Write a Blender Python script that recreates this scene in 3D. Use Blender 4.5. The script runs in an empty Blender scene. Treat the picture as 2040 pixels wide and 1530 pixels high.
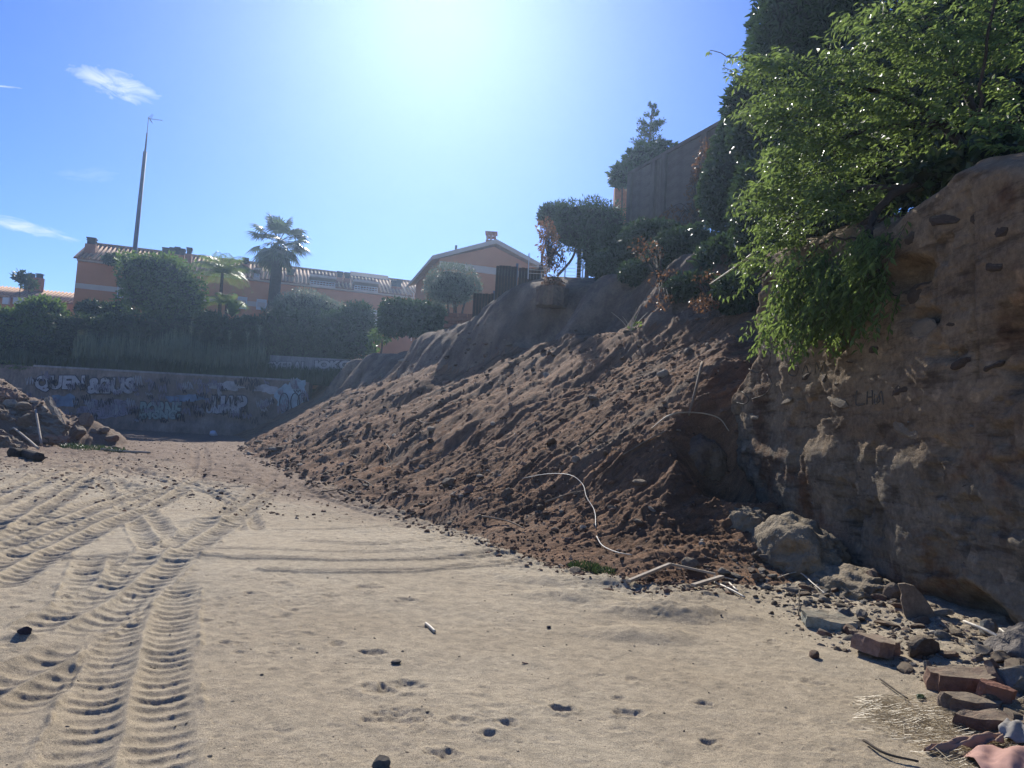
import bpy, math, random
import numpy as np
from mathutils import Vector, Matrix
R = math.radians
rng = np.random.default_rng(7)
random.seed(7)
scn = bpy.context.scene
COL = scn.collection

# ---------------------------------------------------------------- camera
PITCH, ROLL = R(4.8), R(3.2)
CAM = Vector((0, 0, 1.6))
cam_d = bpy.data.cameras.new('camera'); cam_d.sensor_width = 36; cam_d.lens = 27.0
cam_d.clip_start = 0.05; cam_d.clip_end = 3000
cam = bpy.data.objects.new('camera', cam_d); COL.objects.link(cam)
_f = Vector((0, math.cos(PITCH), math.sin(PITCH)))
_r0 = Vector((1, 0, 0)); _u0 = _r0.cross(_f)
_r = _r0 * math.cos(ROLL) + _u0 * math.sin(ROLL)
_u = _u0 * math.cos(ROLL) - _r0 * math.sin(ROLL)
cam.matrix_world = Matrix(((_r.x, _u.x, -_f.x, 0), (_r.y, _u.y, -_f.y, 0), (_r.z, _u.z, -_f.z, CAM.z), (0, 0, 0, 1)))
scn.camera = cam

def ray(px, py):
    return _r * ((px - 1020) / 1530) + _u * ((765 - py) / 1530) + _f
def at(px, py, Y):
    d = ray(px, py); return CAM + d * (Y / d.y)
GS = 0.0222
def gnd(px, py):
    d = ray(px, py); t = -1.6 / (d.z - GS * d.y); return CAM + d * t

# ---------------------------------------------------------------- sky, sun, exposure
sd = ray(882, -85).normalized()
SUN_EL = math.asin(sd.z); SUN_AZ = math.atan2(sd.x, sd.y)
world = bpy.data.worlds.new('World'); scn.world = world; world.use_nodes = True
nt = world.node_tree; nt.nodes.clear()
sky = nt.nodes.new('ShaderNodeTexSky'); sky.sky_type = 'NISHITA'; sky.sun_disc = False
sky.sun_elevation = SUN_EL; sky.sun_rotation = SUN_AZ
sky.altitude = 0; sky.air_density = 1.0; sky.dust_density = 0.15; sky.ozone_density = 6.0
bg = nt.nodes.new('ShaderNodeBackground'); bg.inputs['Strength'].default_value = 0.084
wo = nt.nodes.new('ShaderNodeOutputWorld')
hs = nt.nodes.new('ShaderNodeHueSaturation'); hs.inputs['Saturation'].default_value = 1.2; hs.inputs['Hue'].default_value = .517
nt.links.new(sky.outputs[0], hs.inputs['Color']); 
def wn(t, **k):
    n = nt.nodes.new(t)
    for a_, v_ in k.items(): setattr(n, a_, v_)
    return n
def wlink(a_, b_): nt.links.new(a_, b_)
tcw = wn('ShaderNodeTexCoord').outputs['Generated']; cloud_sum = None
def wmath(op, a_, b_=0.0):
    m_ = wn('ShaderNodeMath', operation=op)
    for i_, v_ in enumerate((a_, b_)):
        if isinstance(v_, (int, float)): m_.inputs[i_].default_value = v_
        else: wlink(v_, m_.inputs[i_])
    return m_.outputs[0]
def wdot(v_):
    d_ = wn('ShaderNodeVectorMath', operation='DOT_PRODUCT'); wlink(tcw, d_.inputs[0]); d_.inputs[1].default_value = tuple(v_); return d_.outputs['Value']
for (ax, ay, bx, by, wdt, st_) in ((120, 132, 345, 205, 26, .95), (-60, 425, 165, 480, 14, .75), (-40, 168, 50, 176, 2.2, .8), (90, 345, 260, 350, 14, .16)):
    A_, B_ = ray(ax, ay).normalized(), ray(bx, by).normalized(); c_ = (A_ + B_).normalized(); u_ = (B_ - A_).normalized(); v_ = c_.cross(u_).normalized(); hl = (B_ - A_).length / 2; hw = wdt / 1530
    U_ = wmath('DIVIDE', wdot(u_), hl); V_ = wmath('DIVIDE', wdot(v_), hw)
    cx_ = wn('ShaderNodeCombineXYZ'); wlink(wmath('MULTIPLY', U_, 1.4), cx_.inputs[0]); wlink(V_, cx_.inputs[1]); cx_.inputs[2].default_value = ax * .01
    nz_ = wn('ShaderNodeTexNoise'); nz_.inputs['Scale'].default_value = 1.3; nz_.inputs['Detail'].default_value = 7; nz_.inputs['Roughness'].default_value = .62; nz_.inputs['Distortion'].default_value = .7; wlink(cx_.outputs[0], nz_.inputs['Vector'])
    r2 = wmath('ADD', wmath('POWER', wmath('ABSOLUTE', U_), 2), wmath('POWER', wmath('ABSOLUTE', V_), 2))
    fac = wmath('MAXIMUM', wmath('SUBTRACT', wmath('MULTIPLY', nz_.outputs['Fac'], 1.5), wmath('ADD', wmath('MULTIPLY', r2, .55), .38)), 0)
    fac = wmath('MULTIPLY', wmath('MULTIPLY', fac, st_ * 1.3), wmath('GREATER_THAN', wdot(c_), .5))
    cloud_sum = fac if cloud_sum is None else wmath('ADD', cloud_sum, fac)
mxw = wn('ShaderNodeMix', data_type='RGBA'); wlink(wmath('MINIMUM', cloud_sum, .8), mxw.inputs[0]); wlink(hs.outputs[0], mxw.inputs[6]); mxw.inputs[7].default_value = (7.2, 7.6, 8.2, 1)
nt.links.new(mxw.outputs[2], bg.inputs[0]); nt.links.new(bg.outputs[0], wo.inputs[0])
sl = bpy.data.lights.new('sun', 'SUN'); sl.energy = 4.2; sl.angle = R(0.5); sl.color = (1, .95, .86)
so = bpy.data.objects.new('sun', sl); COL.objects.link(so)
so.rotation_euler = Vector(sd).to_track_quat('Z', 'Y').to_euler()
scn.view_settings.view_transform = 'Standard'; scn.view_settings.look = 'None'
scn.view_settings.gamma = 1; scn.view_settings.use_curve_mapping = False
scn.view_settings.exposure = 0.80
HAZE = .0007
scn.render.engine = 'CYCLES'
scn.cycles.max_bounces = 8; scn.cycles.transparent_max_bounces = 12; scn.cycles.volume_bounces = 0
scn.cycles.use_denoising = True

# ---------------------------------------------------------------- noise
_T = rng.random(65536)
def _h(ix, iy, iz=0):
    n = (ix * 73856093) ^ (iy * 19349663) ^ (np.asarray(iz) * 83492791)
    return _T[(n ^ (n >> 13)) & 65535]
def vn(x, y, seed=0):
    x = np.asarray(x, float); y = np.asarray(y, float)
    ix = np.floor(x).astype(np.int64); iy = np.floor(y).astype(np.int64)
    fx = x - ix; fy = y - iy
    fx = fx * fx * (3 - 2 * fx); fy = fy * fy * (3 - 2 * fy)
    a = _h(ix, iy, seed); b = _h(ix + 1, iy, seed); c = _h(ix, iy + 1, seed); d = _h(ix + 1, iy + 1, seed)
    return (a + (b - a) * fx + (c - a) * fy + (a - b - c + d) * fx * fy) * 2 - 1
def fbm(x, y, o=4, seed=0, g=.5):
    r = 0; amp = 1; s = 0
    for i in range(o):
        r = r + amp * vn(x, y, seed + i * 17); s += amp; amp *= g
        x, y = x * 1.9 + y * .5 + 3.1, y * 1.9 - x * .5 + 7.7
    return r / s
def ridg(x, y, o=4, seed=0):
    r = 0; amp = 1; s = 0
    for i in range(o):
        r = r + amp * (1 - 2 * np.abs(vn(x, y, seed + i * 17))); s += amp; amp *= .5
        x, y = x * 1.9 + y * .3 + 1.7, y * 1.9 - x * .3 + 4.4
    return r / s
def sst(a, b, x):
    t = np.clip((x - a) / (b - a), 0, 1); return t * t * (3 - 2 * t)

# ---------------------------------------------------------------- meshes
def mesh_np(name, V, F, mat=None, parent=None, smooth=True, attr=None):
    V = np.asarray(V, np.float32).reshape(-1, 3); F = np.asarray(F, np.int32)
    k = F.shape[1]
    me = bpy.data.meshes.new(name)
    me.vertices.add(len(V)); me.vertices.foreach_set('co', V.ravel())
    me.loops.add(F.size); me.loops.foreach_set('vertex_index', F.ravel())
    me.polygons.add(len(F)); me.polygons.foreach_set('loop_start', np.arange(0, F.size, k, dtype=np.int32))
    me.polygons.foreach_set('use_smooth', np.full(len(F), smooth))
    if attr:
        for an, av in attr.items():
            a = me.attributes.new(an, 'FLOAT', 'POINT'); a.data.foreach_set('value', np.asarray(av, np.float32))
    me.update(calc_edges=True); me.validate()
    if mat: me.materials.append(mat)
    o = bpy.data.objects.new(name, me); COL.objects.link(o)
    if parent is not None: o.parent = parent
    return o
def tag(o, label=None, cat=None, group=None, kind=None):
    if label: o['label'] = label
    if cat: o['category'] = cat
    if group: o['group'] = group
    if kind: o['kind'] = kind
    return o
def empty(name, loc=(0, 0, 0), rz=0, label=None, cat=None, group=None):
    e = bpy.data.objects.new(name, None); COL.objects.link(e); e.location = loc; e.rotation_euler = (0, 0, rz)
    e.empty_display_size = .2
    return tag(e, label, cat, group)

class MB:
    """collects shapes for one mesh (tris and quads)"""
    def __init__(s): s.V = []; s.F = []; s.n = 0
    def add(s, V, F):
        V = np.asarray(V, float).reshape(-1, 3)
        s.V.append(V); s.F += [tuple(int(i) + s.n for i in f) for f in F]; s.n += len(V); return s
    def box(s, c, size, rot=None, taper=1.0):
        x, y, z = [v / 2 for v in size]
        V = np.array([(-x, -y, -z), (x, -y, -z), (x, y, -z), (-x, y, -z), (-x * taper, -y * taper, z), (x * taper, -y * taper, z), (x * taper, y * taper, z), (-x * taper, y * taper, z)])
        if rot is not None: V = V @ np.array(rot).T
        return s.add(V + np.array(c), [(0, 3, 2, 1), (4, 5, 6, 7), (0, 1, 5, 4), (1, 2, 6, 5), (2, 3, 7, 6), (3, 0, 4, 7)])
    def tube(s, P, r0, r1=None, k=6, cap=True):
        P = np.array([tuple(p) for p in P], float); n = len(P)
        r1 = r0 if r1 is None else r1
        T = np.gradient(P, axis=0); T /= np.linalg.norm(T, axis=1)[:, None] + 1e-9
        up = np.array([.13, .21, .97]) if abs(T[0, 2]) < .9 else np.array([.97, .2, .1])
        A = np.cross(T, up); A /= np.linalg.norm(A, axis=1)[:, None] + 1e-9
        B = np.cross(T, A)
        rr = np.linspace(r0, r1, n)[:, None]
        th = np.arange(k) * 2 * math.pi / k
        V = np.concatenate([P[i] + rr[i] * (np.cos(th)[:, None] * A[i] + np.sin(th)[:, None] * B[i]) for i in range(n)])
        F = [(i * k + j, i * k + (j + 1) % k, (i + 1) * k + (j + 1) % k, (i + 1) * k + j) for i in range(n - 1) for j in range(k)]
        if cap: F += [tuple(range(k))[::-1], tuple((n - 1) * k + j for j in range(k))]
        return s.add(V, F)
    def build(s, name, mat, parent=None, smooth=False, loc=None):
        me = bpy.data.meshes.new(name)
        V = np.concatenate(s.V) if s.V else np.zeros((0, 3))
        if loc is not None: V = V - np.array(loc)
        me.from_pydata(V.tolist(), [], s.F); me.update()
        if smooth: me.polygons.foreach_set('use_smooth', [True] * len(me.polygons))
        me.materials.append(mat)
        o = bpy.data.objects.new(name, me); COL.objects.link(o)
        if parent is not None: o.parent = parent
        if loc is not None: o.location = loc
        return o
def cat_rom(P, n=8):
    P = [np.array(tuple(p), float) for p in P]; P = [2 * P[0] - P[1]] + P + [2 * P[-1] - P[-2]]
    out = []
    for i in range(1, len(P) - 2):
        for t in np.linspace(0, 1, n, endpoint=False):
            a, b, c, d = P[i - 1:i + 3]
            out.append(.5 * (2 * b + (c - a) * t + (2 * a - 5 * b + 4 * c - d) * t * t + (3 * b - a - 3 * c + d) * t ** 3))
    out.append(P[-2]); return np.array(out)

# ---------------------------------------------------------------- materials
def lin(c): return tuple(((v / 255 / 12.92) if v / 255 <= .04045 else ((v / 255 + .055) / 1.055) ** 2.4) for v in c) + (1,)
class Mat:
    def __init__(s, name, rough=.9, spec=.2):
        s.m = bpy.data.materials.new(name); s.m.use_nodes = True; s.t = s.m.node_tree; s.t.nodes.clear()
        s.out = s.N('ShaderNodeOutputMaterial'); s.b = s.N('ShaderNodeBsdfPrincipled')
        s.b.inputs['Roughness'].default_value = rough; s.b.inputs['Specular IOR Level'].default_value = spec
        s.L(s.b.outputs[0], s.out.inputs['Surface'])
        s.co = s.N('ShaderNodeTexCoord').outputs['Object']
    def N(s, t, **k):
        n = s.t.nodes.new(t)
        for a, v in k.items(): setattr(n, a, v)
        return n
    def L(s, a, b): s.t.links.new(a, b)
    def noise(s, scale, detail=4, rough=.55, stretch=None, dist=0, co=None):
        n = s.N('ShaderNodeTexNoise'); n.inputs['Scale'].default_value = scale; n.inputs['Detail'].default_value = detail
        n.inputs['Roughness'].default_value = rough; n.inputs['Distortion'].default_value = dist
        c = co or s.co
        if stretch:
            mp = s.N('ShaderNodeMapping'); mp.inputs['Scale'].default_value = stretch[:3]
            if len(stretch) > 3: mp.vector_type = 'POINT'; mp.inputs['Rotation'].default_value = stretch[3]
            s.L(c, mp.inputs[0]); c = mp.outputs[0]
        s.L(c, n.inputs['Vector']); return n.outputs['Fac']
    def ramp(s, fac, stops, interp='LINEAR'):
        r = s.N('ShaderNodeValToRGB'); r.color_ramp.interpolation = interp
        e = r.color_ramp.elements
        while len(e) < len(stops): e.new(.5)
        for i, (p, c) in enumerate(stops):
            e[i].position = p; e[i].color = c if len(c) == 4 else tuple(c) + (1,)
        s.L(fac, r.inputs[0]); return r.outputs[0]
    def mix(s, a, b, fac, mode='MIX'):
        m = s.N('ShaderNodeMix', data_type='RGBA', blend_type=mode)
        if isinstance(fac, (int, float)): m.inputs[0].default_value = fac
        else: s.L(fac, m.inputs[0])
        for i, v in ((6, a), (7, b)):
            if isinstance(v, tuple): m.inputs[i].default_value = v if len(v) == 4 else v + (1,)
            else: s.L(v, m.inputs[i])
        return m.outputs[2]
    def math(s, op, a, b=0.0, c=0.0):
        m = s.N('ShaderNodeMath', operation=op)
        for i, v in enumerate((a, b, c)):
            if isinstance(v, (int, float)): m.inputs[i].default_value = v
            else: s.L(v, m.inputs[i])
        return m.outputs[0]
    def attr(s, n):
        a = s.N('ShaderNodeAttribute'); a.attribute_name = n; return a.outputs['Fac']
    def col(s, c):
        if isinstance(c, tuple): s.b.inputs['Base Color'].default_value = c if len(c) == 4 else c + (1,)
        else: s.L(c, s.b.inputs['Base Color'])
        return s
    def bump(s, h, dist=.01, strength=1.0):
        b = s.N('ShaderNodeBump'); b.inputs['Distance'].default_value = dist; b.inputs['Strength'].default_value = strength
        s.L(h, b.inputs['Height']); s.L(b.outputs[0], s.b.inputs['Normal']); return s
def simple(name, c, rough=.8, var=.35, scale=3.0, bump=0.0, spec=.2):
    m = Mat(name, rough, spec)
    n = m.noise(scale, 5, .65)
    lo = tuple(v * (1 - var) for v in c[:3]); hi = tuple(min(1, v * (1 + var)) for v in c[:3])
    m.col(m.ramp(n, [(.3, lo), (.7, hi)]))
    if bump: m.bump(m.noise(scale * 4, 4, .6), bump)
    return m.m

def leaf_mat(name, c1, c2, trans=.35, gloss=.35, rough=.45, tcol=None, scale=1.5):
    m = Mat(name, rough, gloss)
    n = m.noise(scale, 2, .5)
    geo = m.N('ShaderNodeNewGeometry'); rnd = geo.outputs['Random Per Island']
    f = m.math('MULTIPLY_ADD', rnd, .6, m.math('MULTIPLY', n, .5))
    c = m.ramp(f, [(.2, c1), (.75, c2)])
    m.col(c)
    tr = m.N('ShaderNodeBsdfTranslucent')
    tc = m.mix(c, tcol or tuple(min(1, v * 1.8) for v in c2[:3]), .6)
    m.L(tc, tr.inputs[0])
    mx = m.N('ShaderNodeMixShader'); mx.inputs[0].default_value = trans
    m.L(m.b.outputs[0], mx.inputs[1]); m.L(tr.outputs[0], mx.inputs[2]); m.L(mx.outputs[0], m.out.inputs['Surface'])
    return m.m

# sand
def mk_sand():
    m = Mat('sand', .93, .15)
    big = m.noise(.35, 5, .6)
    c = m.ramp(big, [(.3, (.35, .285, .193)), (.5, (.42, .35, .245)), (.7, (.455, .393, .287))])
    mid = m.noise(9, 5, .7)
    c = m.mix(c, m.ramp(mid, [(.35, (.72, .72, .72)), (.6, (1.08, 1.06, 1.04))]), 1.0, 'MULTIPLY')
    g = m.noise(170, 3, .75)
    c = m.mix(c, m.ramp(g, [(.36, (.22, .20, .18)), (.46, (.92, .92, .92)), (.60, (1.08, 1.08, 1.08)), (.68, (2.0, 1.95, 1.85))]), .95, 'MULTIPLY')
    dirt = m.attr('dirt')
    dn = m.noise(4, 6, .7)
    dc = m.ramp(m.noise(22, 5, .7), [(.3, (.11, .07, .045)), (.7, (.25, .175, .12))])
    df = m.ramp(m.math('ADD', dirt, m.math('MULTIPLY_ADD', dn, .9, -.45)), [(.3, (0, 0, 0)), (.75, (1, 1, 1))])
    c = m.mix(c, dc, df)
    m.col(c)
    h = m.math('ADD', m.math('MULTIPLY', g, .4), m.noise(45, 5, .8))
    m.bump(h, .012, .9)
    return m.m
def mk_slope():
    m = Mat('landslide_earth', .95, .1)
    # coordinates stretched along the fall line
    rot = (0, 0, 0)
    mp = m.N('ShaderNodeMapping'); mp.inputs['Rotation'].default_value = (0, 0, -R(24.8)); m.L(m.co, mp.inputs[0])
    mp2 = m.N('ShaderNodeMapping'); mp2.inputs['Scale'].default_value = (.22, 1.5, .3); m.L(mp.outputs[0], mp2.inputs[0])
    st = m.noise(1.2, 7, .65, co=mp2.outputs[0], dist=.6)
    st2 = m.noise(5.5, 6, .7, co=mp2.outputs[0], dist=.3)
    c = m.ramp(st, [(.25, (.08, .050, .033)), (.42, (.175, .10, .058)), (.52, (.26, .152, .088)), (.62, (.175, .125, .085)), (.76, (.41, .29, .185))])
    c = m.mix(c, m.ramp(st2, [(.3, (.62, .58, .56)), (.52, (1, 1, 1)), (.72, (1.45, 1.38, 1.3))]), .9, 'MULTIPLY')
    sp = m.noise(60, 5, .8)
    c = m.mix(c, m.ramp(sp, [(.35, (.5, .5, .5)), (.55, (1, 1, 1)), (.72, (2.1, 2.0, 1.9))]), .7, 'MULTIPLY')
    e = m.attr('edge')
    sandc = m.ramp(m.noise(30, 5, .7), [(.3, (.19, .145, .095)), (.7, (.34, .275, .19))])
    c = m.mix(c, sandc, m.ramp(m.math('ADD', e, m.math('MULTIPLY_ADD', m.noise(2.5, 6, .7), 1.2, -.6)), [(.55, (0, 0, 0)), (.9, (1, 1, 1))]))
    m.col(c)
    m.bump(m.math('ADD', m.noise(14, 8, .75), m.math('MULTIPLY', st2, .8)), .05, .8)
    return m.m
def mk_scarp():
    m = Mat('scarp_earth', .95, .08)
    n = m.noise(1.1, 6, .65, stretch=(1, 1, .5))
    c = m.ramp(n, [(.3, (.10, .07, .052)), (.5, (.19, .135, .098)), (.7, (.33, .25, .175))])
    c = m.mix(c, m.ramp(m.noise(12, 7, .75), [(.3, (.6, .6, .6)), (.7, (1.3, 1.3, 1.3))]), .8, 'MULTIPLY')
    m.col(c); m.bump(m.noise(5, 9, .72), .12, .8); return m.m
M_sand = mk_sand(); M_slope = mk_slope(); M_scarp = mk_scarp()

# ---------------------------------------------------------------- terrain
TOE = np.array([(-24, 66), (-17, 50), (-14.3, 42), (-10.2, 31), (-5.9, 22), (-2.9, 15.8), (-1.2, 12.7), (.1, 10.5), (.75, 9.3), (1.5, 8.35), (2.4, 8.7), (3.3, 9.1), (5.0, 9.3), (9, 9.0)])
FOOT = np.array([(-19, 72), (-14.6, 60), (-11.3, 50), (-7.6, 41), (-3.8, 33.5), (-.2, 27.0), (2.9, 21.5), (4.9, 17.5), (5.5, 14.8), (5.6, 13.2), (5.6, 3), (5.6, -3)])
def sdist(P, L):
    """signed distance to an open polyline; positive on the right-hand (+x) side when walking towards the camera reversed"""
    best = np.full(len(P), 1e9); sgn = np.zeros(len(P)); arc = np.zeros(len(P)); acc = 0
    for a, b in zip(L[:-1], L[1:]):
        d = b - a; ln = np.hypot(*d); d = d / ln
        w = P - a; t = np.clip(w @ d, 0, ln); q = w - t[:, None] * d
        r = np.hypot(q[:, 0], q[:, 1]); cr = d[0] * w[:, 1] - d[1] * w[:, 0]
        m = r < best - 1e-9
        best[m] = r[m]; sgn[m] = np.where(cr[m] > 0, 1, -1); arc[m] = acc + t[m]; acc += ln
    return best * sgn, arc
C1, S1 = math.cos(R(24.8)), math.sin(R(24.8))

W2 = lambda pts: np.array([tuple(gnd(x, y))[:2] for x, y in pts])
# (pixel centre line, half width, depth, lug spacing, strength)
TRACKS = [
    ([(-40, 1010), (60, 965), (150, 935), (250, 915)], .33, .04, .28, 1.5),
    ([(-60, 1100), (60, 1020), (150, 965), (200, 930)], .33, .045, .26, 1.5),
    ([(240, 930), (330, 960), (440, 985), (520, 1000)], .30, .055, .25, 1.5),
    ([(215, 955), (245, 990), (290, 1035), (320, 1075), (345, 1120)], .30, .045, .2, 1.2),
    ([(590, 960), (640, 985), (700, 1010), (790, 1035)], .28, .05, .25, 1.4),
    ([(400, 985), (450, 990), (480, 1020), (500, 1060)], .25, .06, .24, 1.4),
    ([(-60, 1180), (80, 1095), (200, 1040), (300, 1000), (385, 950), (400, 915), (395, 890)], .34, .05, .21, 1.15),
    ([(-60, 1095), (100, 1040), (220, 995), (310, 970)], .32, .045, .24, 1.3),
    ([(190, 1220), (205, 1150), (215, 1100)], .30, .03, .17, .8),
    ([(-80, 1440), (60, 1350), (180, 1290), (260, 1250)], .30, .045, .16, .8),
    ([(215, 1640), (233, 1530), (250, 1440), (268, 1350), (285, 1270), (310, 1190), (330, 1150)], .335, .040, .14, .68),
    ([(60, 1275), (150, 1235), (260, 1165), (345, 1100), (420, 1050), (490, 1005), (545, 965), (560, 930), (548, 895)], .345, .040, .185, .85),
]
def track(X, Y, Z, pix, w, D, L, A, smear):
    C = cat_rom([tuple(p) + (0,) for p in W2(pix)], 7)[:, :2]
    wo_ = w * 1.25
    bb = (X > C[:, 0].min() - wo_) & (X < C[:, 0].max() + wo_) & (Y > C[:, 1].min() - wo_) & (Y < C[:, 1].max() + wo_)
    idx = np.nonzero(bb)[0]
    if not len(idx): return
    P = np.stack([X[idx], Y[idx]], 1)
    P = P + .02 * np.stack([fbm(P[:, 0] * 3, P[:, 1] * 3, 3, 5), fbm(P[:, 0] * 3, P[:, 1] * 3, 3, 9)], 1)
    d, s = sdist(P, C)
    k = np.abs(d) < wo_; idx = idx[k]; d = d[k]; s = s[k]
    fade = sst(0, .5, s) * sst(0, .8, s.max() - s)
    u = np.abs(d) / w
    inside = sst(1.06, .94, u)
    lobe = np.sin(np.pi * np.clip(u, 0, 1))
    ph = s / L + np.sign(d) * .25 + .55 * (u - .55) ** 2 * 4 * .35 + .18 * fbm(X[idx] * 4, Y[idx] * 4, 2, 3)
    fr = ph - np.floor(ph)
    saw = np.where(fr > .3, (1 - fr) / .7, fr / .3); saw = saw * saw * (3 - 2 * saw)
    jit = .75 + .5 * vn(np.floor(ph) * 1.7, np.sign(d) * 3 + w * 10, 8)
    lug = (saw ** 1.5 - .35) * .030 * A * jit * np.clip(lobe * 1.8, 0, 1)
    prof = -D * lobe + lug + .012 * np.exp(-(u / .12) ** 2)
    base = smear[idx]
    rim = .022 * np.exp(-((u - 1.1) / .07) ** 2) * (.5 + .9 * vn(X[idx] * 9, Y[idx] * 9, 4))
    soft = .25 * (Z[idx] - base)
    Z[idx] = Z[idx] + fade * (inside * (base + soft + prof - Z[idx]) + (1 - inside) * np.maximum(rim, 0))
    rough_idx.append((idx, inside * fade))
rough_idx = []

def rel_height(X, Y):
    """coarse height above the tilted bed, and region masks"""
    P = np.stack([X, Y], 1)
    wx = .35 * fbm(X * .5, Y * .5, 3, 21) + .12 * fbm(X * 2.3, Y * 2.3, 3, 25)
    d, _ = sdist(P, TOE); d = d + wx * np.clip(np.abs(Y) / 14, .4, 1.6)
    e, ea = sdist(P, FOOT)
    rib = 1.3 * ridg(ea * .28, e * .05, 3, 31) - .3 + .4 * fbm(X * .9, Y * .9, 5, 33, .6) + .15 * ridg(ea * 1.3, e * .3, 3, 35)
    near = sst(15, 19, Y)
    e2 = e + rib * near
    dp_ = np.maximum(d, 0)
    slope = .64 * dp_ - .35 * (1 - np.exp(-dp_ / .6)) * sst(0, 1.5, d) - .42 * sst(14, 9.5, Y) * (1 - np.exp(-dp_ / .75))
    slope = np.maximum(slope, 0)
    a = X * S1 * 1 - Y * C1; b = X * C1 + Y * S1      # across / along the fall line
    a = a + .55 * fbm(X * .6, Y * .6, 4, 141) + .12 * fbm(X * 2.5, Y * 2.5, 3, 143); b = b + .5 * fbm(X * .8, Y * .8, 3, 145)
    amp = .45 + 1.1 * sst(-.3, .4, fbm(X * .5, Y * .5, 3, 147))
    st = ridg(a * .45, b * .07, 3, 41) * .16 + amp * (fbm(a * 2.4, b * .22, 4, 43, .55) * .10 + fbm(a * 7, b * .55, 5, 45, .68) * .09) + fbm(X * 12, Y * 12, 4, 47, .7) * .05 + np.maximum(fbm(a * 3, b * 1.6, 5, 49, .65), .25) * .12
    slope = slope + st * sst(0, 1.2, d) * (d > 0)
    slope = np.where(d > 0, np.maximum(slope, .02 * sst(0, .15, d)), 0)
    top = 4.3 + 2.7 * sst(13.5, 21, Y) - 1.0 * sst(26, 42, Y) + .25 * fbm(X * .4, Y * .4, 3, 51) + 1.35 * sst(26.5, 32, Y) * sst(-2, 1.5, X)
    cap = 4.55 + .3 * fbm(X * .7, Y * .7, 3, 53)
    slope = np.minimum(slope, cap + .15 * st)
    wd = 1.6 + .9 * (1 + vn(ea * .35, ea * 0, 55))
    wd = np.where(Y < 15, .5, wd)
    f = sst(0, 1, np.clip(e2 / wd, 0, 1)) ** .8
    h = slope * (1 - f) + f * np.maximum(top, slope)
    return h, d, e2, wd

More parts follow.
